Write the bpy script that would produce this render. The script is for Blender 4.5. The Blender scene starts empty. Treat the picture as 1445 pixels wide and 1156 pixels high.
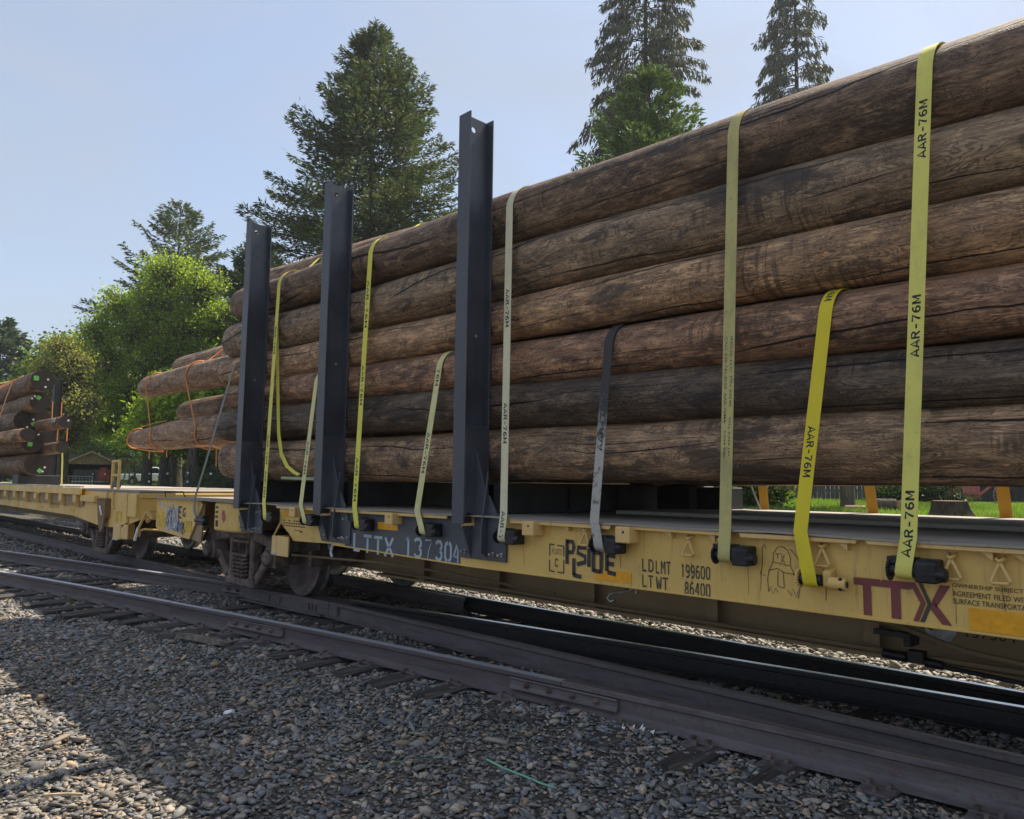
import bpy, bmesh, math, random
import numpy as np
from mathutils import Vector, Matrix

S = bpy.context.scene
COL = S.collection
R = math.radians
random.seed(7)
rng = np.random.RandomState(7)

# ------------------------------------------------------------------ camera, sky, sun, exposure
# World: X runs along the track (photo right = +X), Y away from the camera, Z up, rail heads at Z = 0.
cam_d = bpy.data.cameras.new('camera')
cam = bpy.data.objects.new('camera', cam_d)
COL.objects.link(cam)
right = Vector((0.6960, 0.7180, 0.0120)); down = Vector((-0.0630, 0.0770, -0.9950))
fwd = Vector((-0.7150, 0.6920, 0.0990)).normalized()
right = (right - fwd * right.dot(fwd)).normalized(); down = fwd.cross(right)
cam.matrix_world = Matrix(((right.x, -down.x, -fwd.x, 0), (right.y, -down.y, -fwd.y, 0),
                           (right.z, -down.z, -fwd.z, 1.375), (0, 0, 0, 1)))
cam_d.sensor_width = 36; cam_d.sensor_fit = 'HORIZONTAL'
cam_d.lens = 36 * 1070 / 1445
cam_d.clip_start = 0.05; cam_d.clip_end = 3000
S.camera = cam

SUN_DIR = Vector((0.06, 1.0, 1.50)).normalized()          # towards the sun
SUN_EL = math.asin(SUN_DIR.z)
SUN_AZ = math.atan2(SUN_DIR.x, SUN_DIR.y)                 # from +Y towards +X
world = bpy.data.worlds.new('World'); S.world = world
world.use_nodes = True
wn = world.node_tree.nodes; wl = world.node_tree.links
wn.clear()
w_out = wn.new('ShaderNodeOutputWorld'); w_bg = wn.new('ShaderNodeBackground')
sky = wn.new('ShaderNodeTexSky'); sky.sky_type = 'NISHITA'; sky.sun_disc = False
sky.sun_elevation = SUN_EL; sky.sun_rotation = SUN_AZ
sky.altitude = 100; sky.air_density = 1.0; sky.dust_density = 1.2; sky.ozone_density = 2.0
w_bg.inputs['Strength'].default_value = 0.12
# thin high cloud veil
w_tc = wn.new('ShaderNodeTexCoord'); w_map = wn.new('ShaderNodeMapping')
w_map.inputs['Scale'].default_value = (1.0, 1.6, 3.2)
w_noise = wn.new('ShaderNodeTexNoise'); w_noise.inputs['Scale'].default_value = 1.7
w_noise.inputs['Detail'].default_value = 6; w_noise.inputs['Distortion'].default_value = 0.8
w_rmp = wn.new('ShaderNodeMapRange'); w_rmp.inputs[1].default_value = 0.35; w_rmp.inputs[2].default_value = 0.75
w_rmp.inputs[3].default_value = 0.50; w_rmp.inputs[4].default_value = 0.92
w_mix = wn.new('ShaderNodeMix'); w_mix.data_type = 'RGBA'
w_mix.inputs['B'].default_value = (2.42, 2.66, 3.06, 1)
wl.new(w_tc.outputs['Generated'], w_map.inputs['Vector']); wl.new(w_map.outputs['Vector'], w_noise.inputs['Vector'])
wl.new(w_noise.outputs['Fac'], w_rmp.inputs[0]); wl.new(w_rmp.outputs[0], w_mix.inputs['Factor'])
wl.new(sky.outputs['Color'], w_mix.inputs['A']); wl.new(w_mix.outputs['Result'], w_bg.inputs['Color'])
wl.new(w_bg.outputs['Background'], w_out.inputs['Surface'])

sun_d = bpy.data.lights.new('sun', 'SUN'); sun_d.energy = 4.3; sun_d.angle = R(0.53); sun_d.color = (1.0, 0.90, 0.74)
sun = bpy.data.objects.new('sun', sun_d); COL.objects.link(sun)
sun.rotation_mode = 'QUATERNION'; sun.rotation_quaternion = SUN_DIR.to_track_quat('Z', 'Y')
sun.location = (0, 0, 60)

S.view_settings.view_transform = 'Standard'; S.view_settings.look = 'None'
S.view_settings.exposure = 0.9; S.view_settings.gamma = 1.0
S.view_settings.use_curve_mapping = False
S.render.engine = 'CYCLES'
S.cycles.use_denoising = True
S.cycles.max_bounces = 6; S.cycles.diffuse_bounces = 4; S.cycles.transparent_max_bounces = 8

# ------------------------------------------------------------------ node helpers
class NT:
    def __init__(s, name):
        s.m = bpy.data.materials.new(name); s.m.use_nodes = True
        s.t = s.m.node_tree; s.n = s.t.nodes; s.l = s.t.links
        s.n.clear()
        s.out = s.n.new('ShaderNodeOutputMaterial'); s.b = s.n.new('ShaderNodeBsdfPrincipled')
        s.l.new(s.b.outputs[0], s.out.inputs['Surface'])
    def link(s, a, b): s.l.new(a, b)
    def put(s, v, inp):
        if isinstance(v, bpy.types.NodeSocket): s.l.new(v, inp)
        elif v is not None:
            if hasattr(inp.default_value, '__len__') and not hasattr(v, '__len__'): v = (v, v, v)
            if hasattr(inp.default_value, '__len__') and len(inp.default_value) == 4 and len(v) == 3: v = (*v, 1)
            inp.default_value = v
    def coord(s, which='Object'):
        return s.n.new('ShaderNodeTexCoord').outputs[which]
    def geo(s, which='Position'):
        return s.n.new('ShaderNodeNewGeometry').outputs[which]
    def info(s, which='Random'):
        return s.n.new('ShaderNodeObjectInfo').outputs[which]
    def attr(s, name):
        a = s.n.new('ShaderNodeAttribute'); a.attribute_name = name
        return a.outputs['Color']
    def mapping(s, v, scale=(1, 1, 1), loc=(0, 0, 0), rot=(0, 0, 0)):
        m = s.n.new('ShaderNodeMapping'); s.l.new(v, m.inputs['Vector'])
        m.inputs['Scale'].default_value = scale; s.put(loc, m.inputs['Location']); m.inputs['Rotation'].default_value = rot
        return m.outputs[0]
    def noise(s, v, scale=5, detail=4, rough=.55, dist=0.0, out='Fac'):
        m = s.n.new('ShaderNodeTexNoise'); s.l.new(v, m.inputs['Vector'])
        m.inputs['Scale'].default_value = scale; m.inputs['Detail'].default_value = detail
        m.inputs['Roughness'].default_value = rough; m.inputs['Distortion'].default_value = dist
        return m.outputs[out]
    def voro(s, v, scale=5, out='Distance', feature='F1'):
        m = s.n.new('ShaderNodeTexVoronoi'); s.l.new(v, m.inputs['Vector']); m.inputs['Scale'].default_value = scale
        m.feature = feature
        return m.outputs[out]
    def math(s, op, a, b=None, c=None):
        m = s.n.new('ShaderNodeMath'); m.operation = op
        s.put(a, m.inputs[0]); s.put(b, m.inputs[1]); s.put(c, m.inputs[2])
        return m.outputs[0]
    def vmath(s, op, a, b=None):
        m = s.n.new('ShaderNodeVectorMath'); m.operation = op
        s.put(a, m.inputs[0]); s.put(b, m.inputs[1])
        return m.outputs[0]
    def ramp(s, f, a, b, lo=0.0, hi=1.0):
        m = s.n.new('ShaderNodeMapRange'); m.interpolation_type = 'SMOOTHSTEP'
        s.put(f, m.inputs[0]); m.inputs[1].default_value = a; m.inputs[2].default_value = b
        m.inputs[3].default_value = lo; m.inputs[4].default_value = hi
        return m.outputs[0]
    def mix(s, f, a, b, mode='MIX'):
        m = s.n.new('ShaderNodeMix'); m.data_type = 'RGBA'; m.blend_type = mode
        s.put(f, m.inputs['Factor']); s.put(a, m.inputs['A']); s.put(b, m.inputs['B'])
        return m.outputs['Result']
    def sep(s, v, i):
        m = s.n.new('ShaderNodeSeparateXYZ'); s.l.new(v, m.inputs[0])
        return m.outputs[i]
    def bump(s, h, strength=.5, dist=.01, prev=None):
        m = s.n.new('ShaderNodeBump'); s.put(h, m.inputs['Height'])
        m.inputs['Strength'].default_value = strength; m.inputs['Distance'].default_value = dist
        if prev is not None: s.l.new(prev, m.inputs['Normal'])
        return m.outputs[0]
    def done(s, color=None, rough=None, metal=None, normal=None, spec=None):
        s.put(color, s.b.inputs['Base Color']); s.put(rough, s.b.inputs['Roughness']); s.put(metal, s.b.inputs['Metallic'])
        if normal is not None: s.l.new(normal, s.b.inputs['Normal'])
        s.put(spec, s.b.inputs['Specular IOR Level'])
        return s.m

def plain(name, col, rough=.6, metal=0.0, var=.25, scale=9.0, bump=.15, bscale=60, spec=None):
    t = NT(name); p = t.geo()
    n = t.noise(p, scale, 5); k = t.ramp(n, .3, .7, 1 - var, 1 + var)
    c = t.mix(1.0, col, k, 'MULTIPLY')
    b = t.bump(t.noise(p, bscale, 3), bump, .004)
    return t.done(c, rough, metal, b, spec)

def paint(name, col, rust=.5, dirt=.5, rough=.5, grime=(.10, .08, .055)):
    """weathered rail-car paint: vertical rust runs, chips and road dirt"""
    t = NT(name); p = t.geo()
    n1 = t.noise(p, 1.6, 6, .6)
    c = t.mix(t.ramp(n1, .35, .7, 0, .45 * dirt), col, [v * .62 + .01 for v in col])
    runs = t.noise(t.mapping(p, (7, 7, .45)), 2.2, 5, .6)
    c = t.mix(t.ramp(runs, .60, .78, 0, .75 * rust), c, (.16, .062, .022))
    st = t.noise(t.mapping(p, (10, 10, .8)), 3.1, 4, .6)
    c = t.mix(t.ramp(st, .55, .85, 0, .8 * dirt), c, grime)
    fine = t.noise(p, 42, 5, .7)
    c = t.mix(t.ramp(fine, .63, .70, 0, .55 * rust), c, (.11, .045, .02))
    blot = t.noise(p, 5.5, 7, .7)
    c = t.mix(t.ramp(blot, .58, .75, 0, .5 * dirt), c, grime)
    nb = t.bump(t.noise(p, 3.0, 3), .42, .014)
    nb = t.bump(t.noise(p, 110, 3), .12, .002, nb)
    return t.done(c, t.ramp(n1, .3, .7, rough - .08, rough + .15), 0.0, nb)

def wood_log():
    t = NT('pole_wood'); o = t.coord('Object')
    rnd = t.math('MULTIPLY', t.info('Random'), 37.0)
    cmb = t.n.new('ShaderNodeCombineXYZ'); t.l.new(rnd, cmb.inputs[0]); t.l.new(rnd, cmb.inputs[1]); t.l.new(rnd, cmb.inputs[2])
    p = t.vmath('ADD', o, cmb.outputs[0])
    # cathedral figure of a debarked pole = contour lines of a stretched noise
    A = t.noise(t.mapping(p, (1.3, 6.0, 6.0)), 1.2, 3.0, .55, .7)
    fig = t.math('SINE', t.math('MULTIPLY', A, 150.0))
    A2 = t.noise(t.mapping(p, (2.6, 8.5, 8.5)), 1.3, 4.0, .6, 1.1)
    fig2 = t.math('SINE', t.math('MULTIPLY', A2, 85.0))
    fib = t.noise(t.mapping(p, (3.0, 60, 60)), 1.0, 5, .7)
    strk = t.noise(t.mapping(p, (1.6, 17, 17)), 1.0, 5, .65, .3)
    big = t.noise(t.mapping(p, (1.0, 2.6, 2.6)), 1.3, 5, .6, .3)
    mot = t.noise(t.mapping(p, (3.2, 8, 8)), 1.7, 6, .7, .5)
    c = t.mix(t.ramp(big, .32, .68), (.080, .060, .046), (.255, .185, .125))
    c = t.mix(t.ramp(strk, .42, .72, 0, .60), c, (.060, .043, .033))
    c = t.mix(t.ramp(mot, .47, .64, 0, .80), c, (.40, .295, .19))
    c = t.mix(t.math('MULTIPLY', t.ramp(fig, .0, .9), t.ramp(A2, .38, .58, .18, .85)), c, (.044, .032, .024))
    c = t.mix(t.math('MULTIPLY', t.ramp(fig2, .1, 1.0), .45), c, (.33, .245, .16))
    c = t.mix(t.ramp(fib, .42, .70, 0, .70), c, (.034, .025, .019))
    # cross-cut chatter rings left by the peeler
    ringn = t.noise(t.mapping(p, (26, 2.0, 2.0)), 1.0, 3, .6, .6)
    ringm = t.noise(t.mapping(p, (.8, 3.0, 3.0)), 1.0, 3, .5)
    c = t.mix(t.math('MULTIPLY', t.ramp(ringn, .5, .60, 0, .75), t.ramp(ringm, .55, .63)), c, (.050, .038, .030))
    # scuffs: torn pale wood
    D = t.noise(t.mapping(p, (2.2, 8, 8)), 1.9, 6, .68, .6)
    c = t.mix(t.ramp(D, .645, .69, 0, .85), c, (.46, .27, .14))
    D2 = t.noise(t.mapping(p, (2.4, 24, 24)), 1.3, 5, .65, .4)
    c = t.mix(t.ramp(D2, .67, .71, 0, .85), c, (.50, .34, .20))
    # treated, tarry areas
    T = t.noise(t.mapping(p, (1.1, 3.0, 3.0)), 1.5, 6, .68, .5)
    c = t.mix(t.ramp(T, .54, .63, 0, .75), c, (.030, .027, .027))
    # knots
    V = t.voro(t.mapping(p, (1.35, 4.6, 4.6)), 1.25)
    c = t.mix(t.ramp(V, .0, .09, .92, 0), c, (.030, .020, .015))
    kring = t.math('MULTIPLY', t.ramp(V, .30, .06), t.ramp(t.math('SINE', t.math('MULTIPLY', V, 95.0)), 0, .9, 0, .6))
    c = t.mix(kring, c, (.040, .028, .020))
    # drying checks: long thin cracks that follow the grain round the pole
    ang = t.math('ARCTAN2', t.sep(o, 1), t.sep(o, 2))
    wob = t.noise(t.mapping(p, (.33, .02, .02)), 1.0, 2, .5)
    wob2 = t.noise(t.mapping(p, (5.0, .4, .4)), 1.0, 3, .6)
    def checks(n, off, w, lo, hi, freq):
        u = t.math('ADD', t.math('MULTIPLY', ang, n / 6.28318), t.math('ADD', t.math('MULTIPLY', wob, 1.5), t.math('MULTIPLY', wob2, .10)))
        u = t.math('ADD', u, t.math('ADD', rnd, off))
        d = t.math('ABSOLUTE', t.math('SUBTRACT', t.math('FRACT', u), .5))
        msk = t.ramp(t.noise(t.mapping(p, (freq, 1.2, 1.2)), 1.0, 2), lo, hi)
        return t.math('MULTIPLY', t.ramp(t.math('DIVIDE', d, t.math('ADD', t.math('MULTIPLY', msk, w), .0004)), .45, 1.0, 1, 0), t.ramp(msk, .02, .2))
    crack = t.math('MAXIMUM', checks(4.0, .0, .028, .42, .60, .55), checks(7.0, .37, .022, .50, .64, .9))
    c = t.mix(crack, c, (.010, .007, .006))
    c = t.mix(1.0, c, t.vmath('MULTIPLY', t.info('Color'), (1.42, 1.31, 1.22)), 'MULTIPLY')
    h = t.math('ADD', t.math('MULTIPLY', fig, .22), t.math('ADD', t.math('MULTIPLY', fib, 1.2), t.math('MULTIPLY', strk, 1.0)))
    h = t.math('SUBTRACT', h, t.math('MULTIPLY', crack, 6.0))
    nb = t.bump(t.noise(t.mapping(p, (2.0, 5, 5)), 2.0, 5, .6), .6, .025)
    nb = t.bump(h, .7, .005, nb)
    return t.done(c, .72, 0.0, nb, .4)

def end_grain(name, col):
    t = NT(name); o = t.coord('Object')
    V = t.vmath('LENGTH', t.mapping(o, (0, 1, 1)))
    l = t.n.new('ShaderNodeVectorMath'); l.operation = 'LENGTH'; t.l.new(t.mapping(o, (0, 1, 1)), l.inputs[0])
    w = t.math('ADD', l.outputs['Value'], t.math('MULTIPLY', t.noise(o, 6, 3), .03))
    rg = t.math('SINE', t.math('MULTIPLY', w, 420.0))
    c = t.mix(t.ramp(rg, -.5, 1, 0, .5), col, [v * .5 for v in col])
    c = t.mix(t.ramp(t.noise(o, 9, 5), .45, .7, 0, .7), c, [v * .4 for v in col])
    return t.done(c, .85, 0, t.bump(t.noise(o, 90, 3), .4, .004))

def strap_mat(name, col, dirt=.3, dcol=(.09, .08, .06)):
    t = NT(name); o = t.geo()
    weave = t.math('SINE', t.math('MULTIPLY', t.sep(o, 0), 1500.0))
    c = t.mix(t.ramp(t.noise(t.mapping(o, (3, 3, 1.2)), 2.5, 6, .65), .42, .75, 0, dirt), col, dcol)
    c = t.mix(t.ramp(t.noise(o, 16, 5, .7), .58, .70, 0, dirt * .9), c, dcol)
    c = t.mix(t.ramp(weave, 0, 1, 0, .07), c, [v * .6 for v in col])
    nb = t.bump(weave, .12, .001)
    nb = t.bump(t.noise(o, 11, 2), .3, .01, nb)
    m = t.done(c, .62, 0, nb)
    tr = t.n.new('ShaderNodeBsdfTranslucent'); t.link(c, tr.inputs['Color'])
    mx = t.n.new('ShaderNodeMixShader'); mx.inputs[0].default_value = .22
    t.link(t.b.outputs[0], mx.inputs[1]); t.link(tr.outputs[0], mx.inputs[2]); t.link(mx.outputs[0], t.out.inputs['Surface'])
    return m

def stone_mat(name):
    t = NT(name); o = t.geo()
    c = t.mix(1.0, t.attr('tint'), t.ramp(t.noise(o, 70, 5, .7), .3, .75, .62, 1.3), 'MULTIPLY')
    c = t.mix(t.ramp(t.noise(o, 1.1, 4), .4, .65, 0, .35), c, (.16, .135, .105))
    nb = t.bump(t.noise(o, 120, 4, .6), .45, .004)
    return t.done(c, .82, 0, nb, .4)

def ballast_mat(name, dark=1.0):
    t = NT(name); o = t.geo()
    v = t.voro(o, 34, 'Color'); d = t.voro(o, 34, 'Distance')
    g = t.sep(v, 0)
    c = t.mix(g, (.09 * dark, .084 * dark, .076 * dark), (.30 * dark, .275 * dark, .24 * dark))
    c = t.mix(t.ramp(d, .25, .62, 0, .85), c, (.035, .031, .027))
    c = t.mix(t.ramp(t.noise(o, .7, 5), .42, .68, 0, .5), c, (.15, .125, .09))
    nb = t.bump(t.math('SUBTRACT', 1.0, d), .9, .03)
    return t.done(c, .9, 0, nb, .3)

def lawn_mat():
    t = NT('lawn_soil'); o = t.geo()
    c = t.mix(t.noise(o, 1.3, 5), (.08, .14, .022), (.15, .22, .04))
    c = t.mix(t.ramp(t.noise(o, .22, 4), .52, .66, 0, .8), c, (.17, .135, .085))
    c = t.mix(t.ramp(t.noise(o, 14, 4), .4, .7, 0, .4), c, (.03, .05, .012))
    return t.done(c, .95, 0, t.bump(t.noise(o, 22, 4), .6, .05), .2)

def leaf_mat(name, trans=.35, tcol=(1.0, 1.25, .45), rough=.55):
    t = NT(name); a = t.attr('tint')
    m = t.done(a, rough, 0, None, .3)
    tr = t.n.new('ShaderNodeBsdfTranslucent')
    t.link(t.mix(1.0, a, tcol, 'MULTIPLY'), tr.inputs['Color'])
    mx = t.n.new('ShaderNodeMixShader'); mx.inputs[0].default_value = trans
    t.link(t.b.outputs[0], mx.inputs[1]); t.link(tr.outputs[0], mx.inputs[2]); t.link(mx.outputs[0], t.out.inputs['Surface'])
    return m

def bark_mat(name, a, b):
    t = NT(name); o = t.geo()
    n = t.noise(t.mapping(o, (9, 9, 1.6)), 1.5, 6, .65)
    v = t.noise(t.mapping(o, (26, 26, 3)), 1.0, 5, .7, .6)
    c = t.mix(t.ramp(n, .3, .7), a, b)
    c = t.mix(t.ramp(v, .5, .68, 0, .75), c, [x * .3 for x in a])
    return t.done(c, .9, 0, t.bump(v, .9, .03), .2)

def rail_mat(name, rust, head_rough=.28, head_lo=.70, polish=(.50, .52, .56)):
    """rusty rail: only the running surface is polished by wheels"""
    t = NT(name); o = t.geo()
    c = t.mix(t.ramp(t.noise(t.mapping(o, (1.0, 3, 9)), 2.2, 6, .65), .35, .7), rust, [v * .62 for v in rust])
    c = t.mix(t.ramp(t.noise(o, 26, 5), .5, .72, 0, .55), c, (.10, .05, .03))
    z = t.sep(o, 2)
    top = t.math('MULTIPLY', t.ramp(t.sep(t.geo('Normal'), 2), head_lo, .97), t.ramp(z, -.012, -.003))
    c2 = t.mix(t.ramp(t.noise(t.mapping(o, (2, 60, 60)), 1.2, 4), .4, .65, 0, .5), polish, [v * .55 for v in polish])
    c = t.mix(top, c, c2)
    rg = t.math('SUBTRACT', .72, t.math('MULTIPLY', top, .72 - head_rough))
    nb = t.bump(t.noise(o, 90, 4, .6), .22, .003)
    return t.done(c, rg, t.math('MULTIPLY', top, .75), nb)

def dirty_strap():
    t = NT('blackened_webbing'); o = t.geo()
    n = t.noise(t.mapping(o, (4, 4, 2)), 3.0, 6, .7)
    soot = t.ramp(t.math('ADD', t.math('MULTIPLY', t.sep(o, 2), .9), n), 1.95, 2.35)
    c = t.mix(t.ramp(t.noise(o, 18, 5, .7), .50, .66, 0, .85), (.40, .38, .34), (.05, .05, .05))
    c = t.mix(soot, c, (.036, .034, .034))
    return t.done(c, .7, 0, t.bump(t.noise(o, 40, 3), .3, .004))

M = {}
M['log'] = wood_log()
M['log_end_dark'] = end_grain('pole_end_dark', (.040, .028, .022))
M['log_end'] = end_grain('pole_end', (.20, .125, .07))
YEL = (.75, .49, .135)
M['yellow'] = paint('faded_yellow_paint', YEL, .75, .70)
M['yellow_dirty'] = paint('dirty_yellow_paint', (.74, .49, .15), .7, .75)
M['yellow_part'] = paint('yellow_fitting_paint', (.72, .48, .18), .75, .6)
M['brown_sill'] = paint('grimy_brown_underframe', (.34, .245, .14), .5, .7, .75, (.17, .13, .09))
M['deck'] = paint('worn_deck_steel', (.33, .29, .24), .5, .7, .7)
M['deck_planks'] = paint('weathered_deck_boards', (.40, .36, .31), .15, .6, .85)
M['post'] = plain('black_post_paint', (.058, .061, .078), .45, 0, .35, 2.2, .15, 70)
def post_paint():
    t = NT('scuffed_black_post_paint'); p = t.geo()
    n = t.noise(p, 2.0, 6, .6)
    c = t.mix(t.ramp(n, .3, .7), (.040, .043, .056), (.074, .078, .096))
    c = t.mix(t.ramp(t.noise(t.mapping(p, (30, 30, 2.2)), 1.4, 5, .7), .60, .74, 0, .55), c, (.16, .155, .15))
    c = t.mix(t.ramp(t.noise(t.mapping(p, (9, 9, 5)), 2.2, 6, .75), .63, .70, 0, .7), c, (.10, .062, .042))
    c = t.mix(t.ramp(t.noise(p, 34, 4, .7), .66, .72, 0, .6), c, (.20, .19, .18))
    return t.done(c, t.ramp(n, .3, .7, .36, .56), 0, t.bump(t.noise(p, 5, 4), .22, .01))
M['post'] = post_paint()
M['bunk'] = plain('dark_bunk_steel', (.022, .022, .026), .6, 0, .35, 4)
M['plate'] = paint('slate_patch_paint', (.085, .092, .105), .15, .6, .6, (.045, .04, .035))
M['winch'] = plain('oily_black_steel', (.016, .016, .019), .42, .3, .5, 20, .3, 90)
M['truck'] = plain('rust_brown_casting', (.135, .098, .082), .78, 0, .5, 9, .5, 50)
M['wheel_face'] = plain('rusty_wheel_face', (.13, .10, .096), .7, 0, .4, 7, .25, 60)
M['tread'] = plain('polished_wheel_rim', (.30, .29, .28), .35, .8, .3, 12, .1, 60)
M['bolt'] = plain('zinc_bolt', (.5, .5, .5), .35, .8, .3)
M['reflector'] = plain('amber_reflector', (.80, .36, .008), .35, 0, .10, 30, .05)
M['ink'] = plain('black_stencil_ink', (.022, .024, .024), .65, 0, .4, 30)
M['stencil'] = paint('weathered_dark_stencil', (.055, .060, .055), .1, .4, .7, (.15, .12, .06))
M['pale_blue'] = paint('worn_pale_blue_lettering', (.42, .50, .58), .05, .75, .65, (.12, .13, .14))
M['maroon'] = paint('faded_maroon_lettering', (.21, .050, .050), .0, .35, .6, (.22, .10, .06))
M['olive_ink'] = plain('olive_chevron_paint', (.062, .058, .034), .6)
M['graf_black'] = plain('sprayed_black', (.028, .030, .034), .55, 0, .35, 12)
M['doodle'] = plain('paint_marker_line', (.11, .085, .045), .7)
M['graf_blue'] = plain('sprayed_blue', (.17, .24, .42), .6, 0, .4, 14)
M['graf_white'] = plain('sprayed_white', (.56, .56, .60), .6, 0, .3, 14)
M['white_paint'] = plain('white_paint', (.78, .78, .76), .5, 0, .12)
M['red_sticker'] = plain('pinkish_red_sticker', (.40, .10, .09), .6, 0, .4, 20)
M['pipe'] = paint('dirty_tan_pipe', (.21, .155, .085), .3, .6, .7)
M['galv'] = plain('galvanised_steel', (.50, .50, .50), .4, .6, .25)
M['tie'] = None
M['rail_main'] = rail_mat('rail_bright', (.030, .028, .032), .22)
M['rail_brown'] = rail_mat('rail_rusty', (.155, .130, .135), .50, .80, (.25, .20, .19))
M['rail_shine'] = rail_mat('rail_siding', (.115, .092, .098), .52, .70, (.60, .63, .70))
M['stone'] = stone_mat('ballast_stone')
M['ballast'] = ballast_mat('ballast_bed')
M['lawn'] = lawn_mat()
M['grass'] = leaf_mat('grass_blades', .40, (1.15, 1.25, .4), .6)
M['leaf'] = leaf_mat('bright_leaf', .58, (1.7, 1.65, .42), .5)
M['needle'] = leaf_mat('conifer_needle', .28, (1.0, 1.15, .5), .6)
M['bark'] = bark_mat('grey_bark', (.075, .06, .05), (.17, .145, .12))
M['bark_dark'] = bark_mat('dark_bark', (.045, .035, .028), (.095, .075, .06))
def tie_mat():
    t = NT('weathered_tie_wood'); o = t.coord('Object')
    f = t.noise(t.mapping(o, (34, 2.0, 20)), 1.2, 5, .65)
    c = t.mix(t.ramp(f, .35, .7), (.030, .025, .023), (.135, .115, .10))
    c = t.mix(t.ramp(t.noise(o, 3, 4), .45, .7, 0, .6), c, (.060, .050, .042))
    return t.done(c, .88, 0, t.bump(f, .9, .012), .3)
M['tie'] = tie_mat()
STRAP = {
 'lime': strap_mat('lime_webbing', (.90, .84, .20), .20),
 'bright': strap_mat('bright_yellow_webbing', (.88, .72, .03), .10),
 'limebright': strap_mat('lime_yellow_webbing', (.90, .85, .13), .12),
 'cream': strap_mat('faded_cream_webbing', (.84, .79, .54), .22),
 'pale': strap_mat('pale_yellow_webbing', (.84, .79, .38), .22),
 'olive': strap_mat('dull_olive_webbing', (.64, .57, .22), .35),
 'dirty': dirty_strap(),
 'amber': strap_mat('amber_webbing', (.56, .35, .05), .15),
 'grey': strap_mat('grey_webbing', (.30, .28, .26), .4),
 'orange': strap_mat('orange_twine_band', (.85, .36, .11), .15),
 'green': strap_mat('green_plastic_band', (.22, .50, .33), .1),
 'mint': strap_mat('pale_green_webbing', (.42, .52, .32), .3),
}

# ------------------------------------------------------------------ object helpers
def props(o, label=None, cat=None, group=None, kind=None):
    if label: o['label'] = label
    if cat: o['category'] = cat
    if group: o['group'] = group
    if kind: o['kind'] = kind
    return o

def thing(name, label=None, cat=None, loc=(0, 0, 0), group=None, kind=None):
    o = bpy.data.objects.new(name, None); COL.objects.link(o)
    o.location = loc; o.empty_display_size = .2
    o.matrix_world = Matrix.Translation(loc)
    return props(o, label, cat, group, kind)

def adopt(o, parent):
    if parent is not None:
        o.parent = parent
        o.matrix_parent_inverse = parent_world(parent).inverted()
def parent_world(p):
    m = p.matrix_basis.copy()
    if p.parent is not None: m = parent_world(p.parent) @ p.matrix_parent_inverse @ m
    return m

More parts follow.
